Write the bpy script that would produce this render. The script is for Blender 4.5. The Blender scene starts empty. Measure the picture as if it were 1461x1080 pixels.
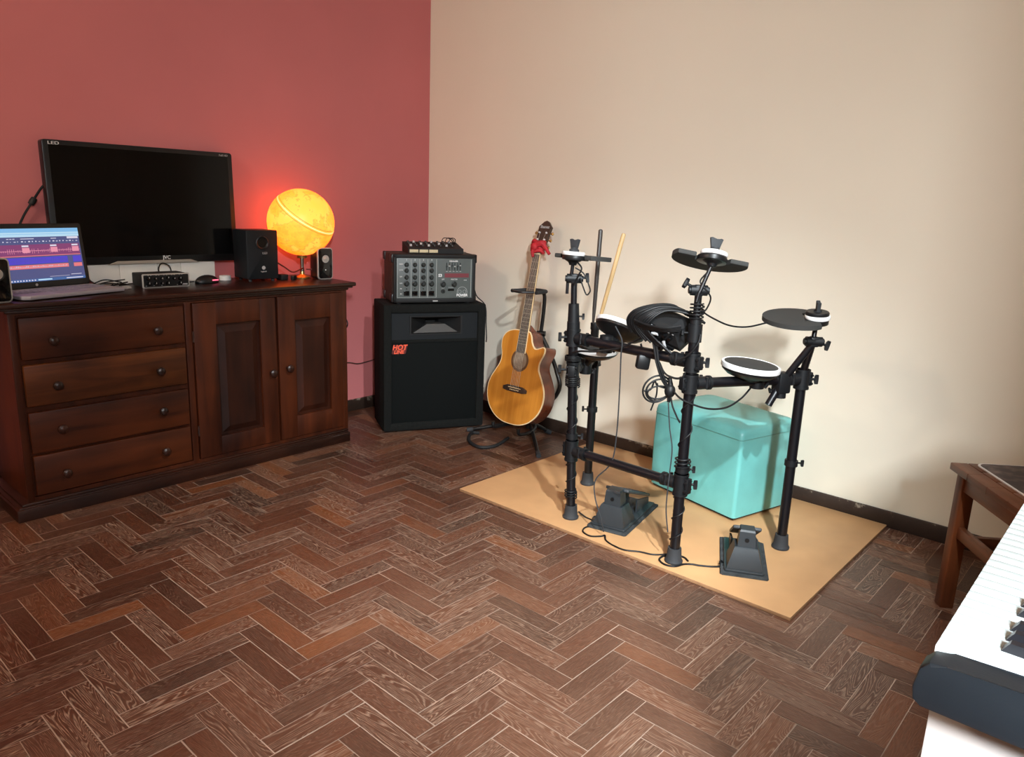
import bpy, bmesh, math, random
from mathutils import Vector, Matrix
random.seed(7)
PI = math.pi
sc = bpy.context.scene
COL = sc.collection
V = Vector

# ------------------------------------------------------------------ materials
def nodes_of(m):
    m.use_nodes = True
    nt = m.node_tree
    return nt, nt.nodes, nt.links, nt.nodes['Principled BSDF']

def mat(name, col, rough=0.5, metal=0.0, vary=0.0, scale=12.0, bump=0.0, bump_scale=200.0, coat=0.0, spec=0.5, emit=None, estr=0.0):
    m = bpy.data.materials.new(name)
    nt, N, L, P = nodes_of(m)
    P.inputs['Base Color'].default_value = (*col, 1)
    P.inputs['Roughness'].default_value = rough
    P.inputs['Metallic'].default_value = metal
    P.inputs['Specular IOR Level'].default_value = spec
    if coat: P.inputs['Coat Weight'].default_value = coat; P.inputs['Coat Roughness'].default_value = 0.15
    tc = N.new('ShaderNodeTexCoord')
    if vary:
        n = N.new('ShaderNodeTexNoise'); n.inputs['Scale'].default_value = scale; n.inputs['Detail'].default_value = 5
        L.new(tc.outputs['Object'], n.inputs['Vector'])
        r = N.new('ShaderNodeValToRGB')
        r.color_ramp.elements[0].position = 0.3; r.color_ramp.elements[1].position = 0.7
        r.color_ramp.elements[0].color = (*[c * (1 - vary) for c in col], 1)
        r.color_ramp.elements[1].color = (*[min(1, c * (1 + vary)) for c in col], 1)
        L.new(n.outputs['Fac'], r.inputs['Fac']); L.new(r.outputs['Color'], P.inputs['Base Color'])
    if bump:
        n2 = N.new('ShaderNodeTexNoise'); n2.inputs['Scale'].default_value = bump_scale; n2.inputs['Detail'].default_value = 3
        L.new(tc.outputs['Object'], n2.inputs['Vector'])
        b = N.new('ShaderNodeBump'); b.inputs['Strength'].default_value = bump; b.inputs['Distance'].default_value = 0.002
        L.new(n2.outputs['Fac'], b.inputs['Height']); L.new(b.outputs['Normal'], P.inputs['Normal'])
    if emit:
        P.inputs['Emission Color'].default_value = (*emit, 1); P.inputs['Emission Strength'].default_value = estr
    return m

def wood(name, dark, light, axis=1, scale=6.0, rough=0.4, stretch=10.0, bump=0.1, coat=0.0, spec=0.5):
    """Long-grained wood; the grain runs along the given local axis."""
    m = bpy.data.materials.new(name)
    nt, N, L, P = nodes_of(m)
    tc = N.new('ShaderNodeTexCoord'); mp = N.new('ShaderNodeMapping')
    s = [scale * stretch] * 3; s[axis] = scale
    mp.inputs['Scale'].default_value = s
    L.new(tc.outputs['Object'], mp.inputs['Vector'])
    n = N.new('ShaderNodeTexNoise'); n.inputs['Scale'].default_value = 1.0; n.inputs['Detail'].default_value = 6; n.inputs['Distortion'].default_value = 0.6
    L.new(mp.outputs['Vector'], n.inputs['Vector'])
    n2 = N.new('ShaderNodeTexNoise'); n2.inputs['Scale'].default_value = 3.5; n2.inputs['Detail'].default_value = 2
    L.new(tc.outputs['Object'], n2.inputs['Vector'])
    ma = N.new('ShaderNodeMath'); ma.operation = 'ADD'
    L.new(n.outputs['Fac'], ma.inputs[0]); L.new(n2.outputs['Fac'], ma.inputs[1])
    r = N.new('ShaderNodeValToRGB')
    r.color_ramp.elements[0].position = 0.36; r.color_ramp.elements[1].position = 0.66
    r.color_ramp.elements[0].color = (*dark, 1); r.color_ramp.elements[1].color = (*light, 1)
    mu = N.new('ShaderNodeMath'); mu.operation = 'MULTIPLY'; mu.inputs[1].default_value = 0.5
    L.new(ma.outputs[0], mu.inputs[0]); L.new(mu.outputs[0], r.inputs['Fac'])
    L.new(r.outputs['Color'], P.inputs['Base Color'])
    P.inputs['Roughness'].default_value = rough; P.inputs['Specular IOR Level'].default_value = spec
    if coat: P.inputs['Coat Weight'].default_value = coat; P.inputs['Coat Roughness'].default_value = 0.2
    b = N.new('ShaderNodeBump'); b.inputs['Strength'].default_value = bump; b.inputs['Distance'].default_value = 0.001
    L.new(n.outputs['Fac'], b.inputs['Height']); L.new(b.outputs['Normal'], P.inputs['Normal'])
    return m

def plaster(name, col, blotch, bumps=0.25):
    m = bpy.data.materials.new(name)
    nt, N, L, P = nodes_of(m)
    tc = N.new('ShaderNodeTexCoord')
    n = N.new('ShaderNodeTexNoise'); n.inputs['Scale'].default_value = 1.3; n.inputs['Detail'].default_value = 4
    L.new(tc.outputs['Object'], n.inputs['Vector'])
    r = N.new('ShaderNodeValToRGB')
    r.color_ramp.elements[0].position = 0.3; r.color_ramp.elements[1].position = 0.7
    r.color_ramp.elements[0].color = (*[c * (1 - blotch) for c in col], 1)
    r.color_ramp.elements[1].color = (*[min(1, c * (1 + blotch)) for c in col], 1)
    L.new(n.outputs['Fac'], r.inputs['Fac']); L.new(r.outputs['Color'], P.inputs['Base Color'])
    P.inputs['Roughness'].default_value = 0.75
    P.inputs['Specular IOR Level'].default_value = 0.3
    n2 = N.new('ShaderNodeTexNoise'); n2.inputs['Scale'].default_value = 14; n2.inputs['Detail'].default_value = 7
    L.new(tc.outputs['Object'], n2.inputs['Vector'])
    b = N.new('ShaderNodeBump'); b.inputs['Strength'].default_value = bumps; b.inputs['Distance'].default_value = 0.004
    L.new(n2.outputs['Fac'], b.inputs['Height']); L.new(b.outputs['Normal'], P.inputs['Normal'])
    return m

M = {}
M['red_wall'] = plaster('red plaster', (0.56, 0.170, 0.170), 0.06)
M['cream_wall'] = plaster('cream plaster', (0.73, 0.665, 0.545), 0.025)
M['white_ceiling'] = plaster('white plaster', (0.75, 0.72, 0.66), 0.02)
M['mdf'] = mat('tan hardboard', (0.49, 0.275, 0.125), 0.55, vary=0.10, scale=5, bump=0.05, bump_scale=300)
M['mdf_edge'] = mat('hardboard cut edge', (0.30, 0.16, 0.075), 0.8, vary=0.15, scale=40)
M['sb_front'] = wood('red brown stained wood lengthwise', (0.018, 0.0034, 0.0012), (0.088, 0.0190, 0.0046), axis=1, scale=2.2, rough=0.46, spec=0.25)
M['sb_front_light'] = wood('orange brown stained wood lengthwise', (0.030, 0.0065, 0.0016), (0.135, 0.036, 0.0075), axis=1, scale=2.2, rough=0.46, spec=0.25)
M['sb_vert'] = wood('red brown stained wood upright', (0.018, 0.0036, 0.0014), (0.082, 0.0170, 0.0044), axis=2, scale=2.2, rough=0.46, spec=0.25)
M['sb_panel'] = wood('dark stained panel wood', (0.012, 0.0028, 0.0014), (0.042, 0.0095, 0.0036), axis=2, scale=2.2, rough=0.46, spec=0.25)
M['sb_dark'] = wood('dark brown stained wood', (0.010, 0.0030, 0.0018), (0.036, 0.0100, 0.0048), axis=1, scale=2.2, rough=0.34, spec=0.4)
M['sb_gap'] = mat('shadowed carcass wood', (0.012, 0.005, 0.003), 0.7)
M['stool_wood'] = wood('mid brown varnished wood', (0.075, 0.020, 0.007), (0.20, 0.058, 0.019), axis=2, scale=3, rough=0.45, spec=0.3)
M['stool_seat'] = wood('mid brown seat wood', (0.085, 0.026, 0.010), (0.21, 0.070, 0.027), axis=0, scale=3, rough=0.42, spec=0.35)
M['black_plastic'] = mat('black plastic', (0.006, 0.006, 0.0065), 0.40, vary=0.1, spec=0.4)
M['black_matte'] = mat('black matte plastic', (0.008, 0.008, 0.0085), 0.65, bump=0.05, spec=0.35)
M['black_gloss'] = mat('glossy black', (0.004, 0.004, 0.0045), 0.07)
M['screen_off'] = mat('dark television glass', (0.0025, 0.0023, 0.0023), 0.10, spec=0.2)
M['rack_tube'] = mat('black painted tube', (0.0035, 0.0035, 0.005), 0.36, vary=0.1)
M['rack_clamp'] = mat('dark grey clamp plastic', (0.0055, 0.006, 0.007), 0.5, bump=0.05, spec=0.35)
M['rubber'] = mat('dark grey rubber', (0.022, 0.024, 0.027), 0.75, vary=0.15)
M['pad_rubber'] = mat('charcoal pad rubber', (0.024, 0.0235, 0.0215), 0.8, vary=0.08, bump=0.1, bump_scale=500)
M['white_plastic'] = mat('white plastic', (0.72, 0.71, 0.69), 0.4)
M['riser_white'] = mat('off white panel', (0.82, 0.80, 0.74), 0.6, vary=0.02)
M['grey_bracket'] = mat('warm grey plastic', (0.30, 0.27, 0.235), 0.4)
M['silver'] = mat('silver plastic', (0.50, 0.47, 0.44), 0.35, metal=0.5)
M['chrome'] = mat('chrome', (0.65, 0.63, 0.60), 0.2, metal=1.0)
M['cable'] = mat('black cable rubber', (0.006, 0.006, 0.0065), 0.5, spec=0.3)
M['dust_cable'] = mat('dark brown cable', (0.05, 0.022, 0.018), 0.5)
M['carpet_black'] = mat('black carpet cover', (0.008, 0.0085, 0.008), 0.95, spec=0.15, vary=0.25, scale=90, bump=0.5, bump_scale=600)
M['brown_carpet'] = mat('brown black vinyl', (0.020, 0.012, 0.010), 0.7, vary=0.3, scale=50, bump=0.3, bump_scale=300)
M['grille'] = mat('black grille cloth', (0.004, 0.005, 0.005), 0.85, spec=0.12, bump=0.3, bump_scale=900)
M['baffle'] = mat('blue black painted baffle', (0.008, 0.010, 0.012), 0.5, spec=0.22)
M['amp_panel'] = mat('slate grey panel', (0.085, 0.10, 0.098), 0.45, vary=0.06, scale=25)
M['amp_line'] = mat('light grey print', (0.36, 0.38, 0.37), 0.5)
M['amp_red'] = mat('dull red stripe', (0.16, 0.026, 0.036), 0.5)
M['knob'] = mat('black knob', (0.008, 0.011, 0.010), 0.45)
M['tape'] = mat('cream masking tape', (0.60, 0.50, 0.32), 0.7, vary=0.08, scale=60)
M['print_white'] = mat('white print', (0.75, 0.75, 0.75), 0.5)
M['print_grey'] = mat('grey print', (0.42, 0.42, 0.42), 0.5)
M['hot_red'] = mat('red orange lettering', (0.80, 0.10, 0.045), 0.45)
M['hot_dark'] = mat('dark red backing', (0.10, 0.006, 0.004), 0.5)
M['horn'] = mat('grey brown horn plastic', (0.040, 0.036, 0.032), 0.55)
M['teal'] = mat('teal leatherette', (0.135, 0.425, 0.40), 0.42, vary=0.15, scale=7, bump=0.12, bump_scale=120)
M['teal_seam'] = mat('teal seam', (0.10, 0.30, 0.27), 0.5)
M['guitar_top'] = wood('honey spruce', (0.42, 0.150, 0.018), (0.60, 0.245, 0.035), axis=2, scale=1.5, rough=0.22, stretch=26, bump=0.01, coat=0.5)
M['guitar_side'] = wood('red brown mahogany', (0.085, 0.018, 0.007), (0.18, 0.042, 0.016), axis=2, scale=2.5, rough=0.25, bump=0.02, coat=0.5)
M['binding'] = mat('cream binding', (0.75, 0.58, 0.33), 0.4)
M['fretboard'] = wood('dark rosewood', (0.026, 0.014, 0.009), (0.060, 0.034, 0.023), axis=2, scale=5, rough=0.5)
M['fret'] = mat('fret metal', (0.30, 0.26, 0.20), 0.35, metal=0.8)
M['neck_wood'] = wood('pale neck wood', (0.34, 0.19, 0.08), (0.50, 0.30, 0.14), axis=2, scale=3, rough=0.35)
M['hole'] = mat('dim guitar interior', (0.20, 0.135, 0.085), 0.9, vary=0.25, scale=18)
M['rosette'] = mat('dark rosette ring', (0.10, 0.045, 0.018), 0.5)
M['string'] = mat('pale string', (0.6, 0.55, 0.45), 0.4)
M['red_ribbon'] = mat('red cloth ribbon', (0.42, 0.012, 0.020), 0.7, vary=0.25, scale=40)
M['stick_wood'] = wood('pale hickory', (0.42, 0.27, 0.12), (0.60, 0.41, 0.20), axis=2, scale=4, rough=0.5)
M['stick_black'] = mat('black stick lacquer', (0.030, 0.025, 0.022), 0.4)
M['rag'] = mat('fuzzy dark grey mat', (0.032, 0.036, 0.038), 0.95, vary=0.4, scale=60, bump=0.8, bump_scale=220)
M['pedal'] = mat('slate grey pedal plastic', (0.020, 0.025, 0.029), 0.5, vary=0.08)
M['kb_black'] = mat('black blue keyboard case', (0.0085, 0.0118, 0.0155), 0.42, vary=0.15, scale=10, bump=0.06, bump_scale=400)
M['kb_white'] = mat('white key plastic', (0.56, 0.63, 0.63), 0.30)
M['kb_blackkey'] = mat('black key plastic', (0.012, 0.012, 0.015), 0.3)
M['table_white'] = mat('white laminate', (0.42, 0.385, 0.365), 0.5, vary=0.02)
M['lap_silver'] = mat('laptop silver', (0.36, 0.33, 0.36), 0.42, metal=0.3)
M['lap_keys'] = mat('laptop grey keys', (0.22, 0.20, 0.24), 0.5)
M['brass'] = mat('brass', (0.55, 0.36, 0.12), 0.3, metal=0.9)
M['globe_cable'] = mat('dark red cable', (0.10, 0.012, 0.010), 0.45)
M['pink_glow'] = mat('pink light strip', (0.8, 0.2, 0.3), 0.4, emit=(1.0, 0.12, 0.22), estr=1.6)
M['lamp_glass'] = mat('lamp glass', (0.9, 0.88, 0.8), 0.4, emit=(1.0, 0.82, 0.6), estr=3.0)
M['frame_white'] = mat('painted frame', (0.7, 0.68, 0.62), 0.5)

def sheet_mat():
    m = bpy.data.materials.new('dark mottled print'); nt, N, L, P = nodes_of(m)
    tc = N.new('ShaderNodeTexCoord')
    n = N.new('ShaderNodeTexNoise'); n.inputs['Scale'].default_value = 22; n.inputs['Detail'].default_value = 6
    L.new(tc.outputs['Object'], n.inputs['Vector'])
    r = N.new('ShaderNodeValToRGB'); e = r.color_ramp.elements
    e[0].position = 0.45; e[0].color = (0.018, 0.013, 0.018, 1); e[1].position = 0.75; e[1].color = (0.20, 0.15, 0.14, 1)
    L.new(n.outputs['Fac'], r.inputs['Fac']); L.new(r.outputs['Color'], P.inputs['Base Color'])
    P.inputs['Roughness'].default_value = 0.45
    return m
M['dark_print'] = sheet_mat()

def globe_mat():
    m = bpy.data.materials.new('lit paper globe'); nt, N, L, P = nodes_of(m)
    tc = N.new('ShaderNodeTexCoord')
    n = N.new('ShaderNodeTexNoise'); n.inputs['Scale'].default_value = 7.5; n.inputs['Detail'].default_value = 10; n.inputs['Roughness'].default_value = 0.68
    L.new(tc.outputs['Object'], n.inputs['Vector'])
    r = N.new('ShaderNodeValToRGB'); e = r.color_ramp.elements
    e[0].position = 0.40; e[0].color = (1.0, 0.095, 0.0015, 1)
    e[1].position = 0.60; e[1].color = (1.0, 0.165, 0.012, 1)
    x = e.new(0.485); x.color = (1.0, 0.145, 0.006, 1)
    x = e.new(0.50); x.color = (0.40, 0.050, 0.003, 1)
    x = e.new(0.515); x.color = (1.0, 0.175, 0.02, 1)
    L.new(n.outputs['Fac'], r.inputs['Fac'])
    P.inputs['Base Color'].default_value = (0.8, 0.5, 0.1, 1)
    P.inputs['Roughness'].default_value = 0.4
    L.new(r.outputs['Color'], P.inputs['Emission Color'])
    P.inputs['Emission Strength'].default_value = 3.0
    return m
M['globe'] = globe_mat()
M['globe_line'] = mat('printed globe line', (.20, .10, .03), .5, emit=(.42, .20, .02), estr=1.0)
M['globe_band'] = mat('pale printed band', (.7, .6, .4), .5, emit=(1.0, .72, .28), estr=1.0)

def screen_mat(name, ramp, estr=0.9, noise=None):
    m = bpy.data.materials.new(name); nt, N, L, P = nodes_of(m)
    P.inputs['Base Color'].default_value = (0.01, 0.01, 0.012, 1); P.inputs['Roughness'].default_value = 0.25
    P.inputs['Emission Color'].default_value = (*ramp, 1); P.inputs['Emission Strength'].default_value = estr
    return m
for k, c in dict(navy=(0.075, 0.085, 0.235), sky=(0.22, 0.52, 0.86), pale=(0.50, 0.76, 0.95), plum=(0.24, 0.045, 0.17), blue=(0.075, 0.05, 0.62),
                 coral=(0.85, 0.20, 0.22), pink=(0.86, 0.30, 0.42), white=(0.75, 0.72, 0.86), bar=(0.05, 0.13, 0.36)).items():
    M['scr_' + k] = screen_mat('screen ' + k, c)

def baseboard_mat(name):
    m = bpy.data.materials.new(name); nt, N, L, P = nodes_of(m)
    tc = N.new('ShaderNodeTexCoord'); g = N.new('ShaderNodeNewGeometry')
    n = N.new('ShaderNodeTexNoise'); n.inputs['Scale'].default_value = 26; n.inputs['Detail'].default_value = 8; n.inputs['Roughness'].default_value = 0.7
    L.new(tc.outputs['Object'], n.inputs['Vector'])
    n3 = N.new('ShaderNodeTexNoise'); n3.inputs['Scale'].default_value = 2.3
    L.new(tc.outputs['Object'], n3.inputs['Vector'])
    sx = N.new('ShaderNodeSeparateXYZ'); L.new(tc.outputs['Object'], sx.inputs[0])
    # chipped paint: more of it towards the top edge of the board
    a = N.new('ShaderNodeMapRange'); a.inputs[1].default_value = 0.02; a.inputs[2].default_value = 0.07; a.inputs[3].default_value = -0.12; a.inputs[4].default_value = 0.10
    L.new(sx.outputs['Z'], a.inputs[0])
    s = N.new('ShaderNodeMath'); s.operation = 'ADD'; L.new(n.outputs['Fac'], s.inputs[0]); L.new(a.outputs[0], s.inputs[1])
    s2 = N.new('ShaderNodeMath'); s2.operation = 'MULTIPLY_ADD'; L.new(n3.outputs['Fac'], s2.inputs[0]); s2.inputs[1].default_value = 0.5; L.new(s.outputs[0], s2.inputs[2])
    r = N.new('ShaderNodeValToRGB'); e = r.color_ramp.elements
    e[0].position = 0.86; e[0].color = (0.032, 0.0165, 0.010, 1); e[1].position = 0.93; e[1].color = (0.23, 0.19, 0.145, 1)
    x = e.new(0.70); x.color = (0.022, 0.011, 0.0065, 1)
    L.new(s2.outputs[0], r.inputs['Fac']); L.new(r.outputs['Color'], P.inputs['Base Color'])
    P.inputs['Roughness'].default_value = 0.55
    b = N.new('ShaderNodeBump'); b.inputs['Strength'].default_value = 0.4; b.inputs['Distance'].default_value = 0.003
    L.new(n.outputs['Fac'], b.inputs['Height']); L.new(b.outputs['Normal'], P.inputs['Normal'])
    return m
M['baseboard'] = baseboard_mat('chipped dark brown baseboard')

def parquet_mat():
    m = bpy.data.materials.new('herringbone parquet block'); nt, N, L, P = nodes_of(m)
    uv = N.new('ShaderNodeUVMap'); uv.uv_map = 'UVMap'
    at = N.new('ShaderNodeAttribute'); at.attribute_name = 'rnd'; at.attribute_type = 'GEOMETRY'
    sep = N.new('ShaderNodeSeparateColor'); L.new(at.outputs['Color'], sep.inputs[0])
    # shift the grain differently for every block
    off = N.new('ShaderNodeVectorMath'); off.operation = 'SCALE'; off.inputs['Scale'].default_value = 37.0
    L.new(at.outputs['Vector'], off.inputs[0])
    add = N.new('ShaderNodeVectorMath'); add.operation = 'ADD'
    L.new(uv.outputs['UV'], add.inputs[0]); L.new(off.outputs[0], add.inputs[1])
    mp = N.new('ShaderNodeMapping'); mp.inputs['Scale'].default_value = (3.0, 27.0, 1.0); L.new(add.outputs[0], mp.inputs['Vector'])
    n = N.new('ShaderNodeTexNoise'); n.inputs['Scale'].default_value = 1.0; n.inputs['Detail'].default_value = 1.2; n.inputs['Distortion'].default_value = 0.55
    L.new(mp.outputs['Vector'], n.inputs['Vector'])
    # cathedral grain: contour lines of a stretched noise field
    k = N.new('ShaderNodeMath'); k.operation = 'MULTIPLY'; k.inputs[1].default_value = 27.0; L.new(n.outputs['Fac'], k.inputs[0])
    fr = N.new('ShaderNodeMath'); fr.operation = 'PINGPONG'; fr.inputs[1].default_value = 0.5; L.new(k.outputs[0], fr.inputs[0])
    ln = N.new('ShaderNodeMapRange'); ln.inputs[1].default_value = 0.24; ln.inputs[2].default_value = 0.46; L.new(fr.outputs[0], ln.inputs[0])
    # fine pores along the grain
    mp2 = N.new('ShaderNodeMapping'); mp2.inputs['Scale'].default_value = (45.0, 620.0, 1.0); L.new(add.outputs[0], mp2.inputs['Vector'])
    n2 = N.new('ShaderNodeTexNoise'); n2.inputs['Scale'].default_value = 1.0; n2.inputs['Detail'].default_value = 2; L.new(mp2.outputs['Vector'], n2.inputs['Vector'])
    # colour of each block
    cr = N.new('ShaderNodeValToRGB'); e = cr.color_ramp.elements
    e[0].position = 0.0; e[0].color = (0.030, 0.0108, 0.0064, 1)
    e[1].position = 1.0; e[1].color = (0.150, 0.046, 0.0145, 1)
    for p_, c_ in ((0.12, (0.053, 0.0182, 0.0098)), (0.5, (0.074, 0.0250, 0.0130)), (0.85, (0.090, 0.0290, 0.0136)), (0.95, (0.115, 0.0365, 0.0148))):
        x = e.new(p_); x.color = (*c_, 1)
    L.new(sep.outputs['Red'], cr.inputs['Fac'])
    # pale grain lines: strength differs from block to block
    st = N.new('ShaderNodeMapRange'); st.inputs[1].default_value = 0.35; st.inputs[2].default_value = 1.0; st.inputs[1].default_value = 0.15; st.inputs[3].default_value = 0.08; st.inputs[4].default_value = 0.95
    L.new(sep.outputs['Green'], st.inputs[0])
    mm = N.new('ShaderNodeMath'); mm.operation = 'MULTIPLY'; L.new(ln.outputs[0], mm.inputs[0]); L.new(st.outputs[0], mm.inputs[1])
    pr_ = N.new('ShaderNodeMath'); pr_.operation = 'MULTIPLY'; L.new(mm.outputs[0], pr_.inputs[0])
    pm = N.new('ShaderNodeMapRange'); pm.inputs[1].default_value = 0.3; pm.inputs[2].default_value = 0.62; pm.inputs[3].default_value = 0.35; pm.inputs[4].default_value = 1.0
    L.new(n2.outputs['Fac'], pm.inputs[0]); L.new(pm.outputs[0], pr_.inputs[1])
    mix = N.new('ShaderNodeMix'); mix.data_type = 'RGBA'
    L.new(pr_.outputs[0], mix.inputs[0]); L.new(cr.outputs['Color'], mix.inputs[6]); mix.inputs[7].default_value = (0.33, 0.22, 0.155, 1)
    mul = N.new('ShaderNodeMix'); mul.data_type = 'RGBA'; mul.blend_type = 'MULTIPLY'; mul.inputs[0].default_value = 0.65
    g2 = N.new('ShaderNodeMapRange'); g2.inputs[1].default_value = 0.3; g2.inputs[2].default_value = 0.7; g2.inputs[3].default_value = 0.62; g2.inputs[4].default_value = 1.25
    L.new(n2.outputs['Fac'], g2.inputs[0]); L.new(mix.outputs[2], mul.inputs[6]); L.new(g2.outputs[0], mul.inputs[7])
    # worn, dusty film in broad patches; round zone also paints in the light pool
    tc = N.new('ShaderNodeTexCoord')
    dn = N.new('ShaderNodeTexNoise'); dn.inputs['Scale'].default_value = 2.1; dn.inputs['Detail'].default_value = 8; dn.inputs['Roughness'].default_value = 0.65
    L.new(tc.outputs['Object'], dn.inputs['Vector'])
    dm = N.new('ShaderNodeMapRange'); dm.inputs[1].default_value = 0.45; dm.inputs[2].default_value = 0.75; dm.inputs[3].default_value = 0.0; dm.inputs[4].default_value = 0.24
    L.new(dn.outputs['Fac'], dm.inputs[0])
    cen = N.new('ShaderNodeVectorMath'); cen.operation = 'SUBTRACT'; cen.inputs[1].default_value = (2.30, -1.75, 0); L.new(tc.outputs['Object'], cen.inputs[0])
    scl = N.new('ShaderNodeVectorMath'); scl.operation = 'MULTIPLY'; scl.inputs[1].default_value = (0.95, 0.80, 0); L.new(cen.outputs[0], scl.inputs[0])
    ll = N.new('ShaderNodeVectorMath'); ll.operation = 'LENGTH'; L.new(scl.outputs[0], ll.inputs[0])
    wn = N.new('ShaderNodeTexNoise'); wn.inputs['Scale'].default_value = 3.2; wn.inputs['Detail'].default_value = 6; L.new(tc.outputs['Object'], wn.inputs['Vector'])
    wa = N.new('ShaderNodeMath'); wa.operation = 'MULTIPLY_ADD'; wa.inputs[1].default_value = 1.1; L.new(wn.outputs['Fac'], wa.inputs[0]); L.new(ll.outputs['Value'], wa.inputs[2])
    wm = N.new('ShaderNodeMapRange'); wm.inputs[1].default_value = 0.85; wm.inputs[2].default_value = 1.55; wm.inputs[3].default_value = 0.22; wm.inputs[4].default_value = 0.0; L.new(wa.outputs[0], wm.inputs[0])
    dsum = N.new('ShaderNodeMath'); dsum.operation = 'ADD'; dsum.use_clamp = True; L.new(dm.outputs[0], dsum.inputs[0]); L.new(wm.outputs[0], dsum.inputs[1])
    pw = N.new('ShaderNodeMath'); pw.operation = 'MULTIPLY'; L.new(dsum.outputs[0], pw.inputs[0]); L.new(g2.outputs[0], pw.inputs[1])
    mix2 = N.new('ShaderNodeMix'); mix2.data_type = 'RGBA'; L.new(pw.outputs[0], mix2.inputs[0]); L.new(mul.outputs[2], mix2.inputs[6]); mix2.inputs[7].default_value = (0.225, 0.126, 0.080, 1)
    L.new(mix2.outputs[2], P.inputs['Base Color']); P.inputs['Specular IOR Level'].default_value = 0.42
    rr = N.new('ShaderNodeMapRange'); rr.inputs[3].default_value = 0.24; rr.inputs[4].default_value = 0.44
    L.new(dn.outputs['Fac'], rr.inputs[0]); L.new(rr.outputs[0], P.inputs['Roughness'])
    b = N.new('ShaderNodeBump'); b.inputs['Strength'].default_value = 0.3; b.inputs['Distance'].default_value = 0.0012
    ha = N.new('ShaderNodeMath'); ha.operation = 'MULTIPLY_ADD'; L.new(ln.outputs[0], ha.inputs[0]); ha.inputs[1].default_value = -0.5; L.new(n2.outputs['Fac'], ha.inputs[2])
    L.new(ha.outputs[0], b.inputs['Height']); L.new(b.outputs['Normal'], P.inputs['Normal'])
    return m
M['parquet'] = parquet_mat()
M['grout'] = mat('pale joint filler', (0.37, 0.26, 0.195), 0.7, vary=0.3, scale=6)

# ------------------------------------------------------------------ mesh helpers
def frame(x=None, y=None, z=None, o=(0, 0, 0)):
    """4x4 matrix from axes (z first, then x), at o."""
    z = V(z or (0, 0, 1)).normalized()
    x = V(x or (1, 0, 0)); x = (x - z * x.dot(z))
    if x.length < 1e-6: x = V((0, 1, 0)) - z * z.y
    x.normalize(); y = z.cross(x)
    m = Matrix.Identity(4)
    for i in range(3): m[i][0] = x[i]; m[i][1] = y[i]; m[i][2] = z[i]; m[i][3] = o[i]
    return m

def catmull(pts, n=6, closed=False):
    P = [V(p) for p in pts]
    if len(P) < 3: return P
    out = []
    k = len(P); rng = range(k if closed else k - 1)
    for i in rng:
        p0 = P[(i - 1) % k] if closed or i > 0 else P[0] * 2 - P[1]
        p1 = P[i]; p2 = P[(i + 1) % k]
        p3 = P[(i + 2) % k] if closed or i + 2 < k else P[-1] * 2 - P[-2]
        for j in range(n):
            t = j / n
            out.append(0.5 * ((2 * p1) + (-p0 + p2) * t + (2 * p0 - 5 * p1 + 4 * p2 - p3) * t * t + (-p0 + 3 * p1 - 3 * p2 + p3) * t ** 3))
    if not closed: out.append(P[-1])
    return out

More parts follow.
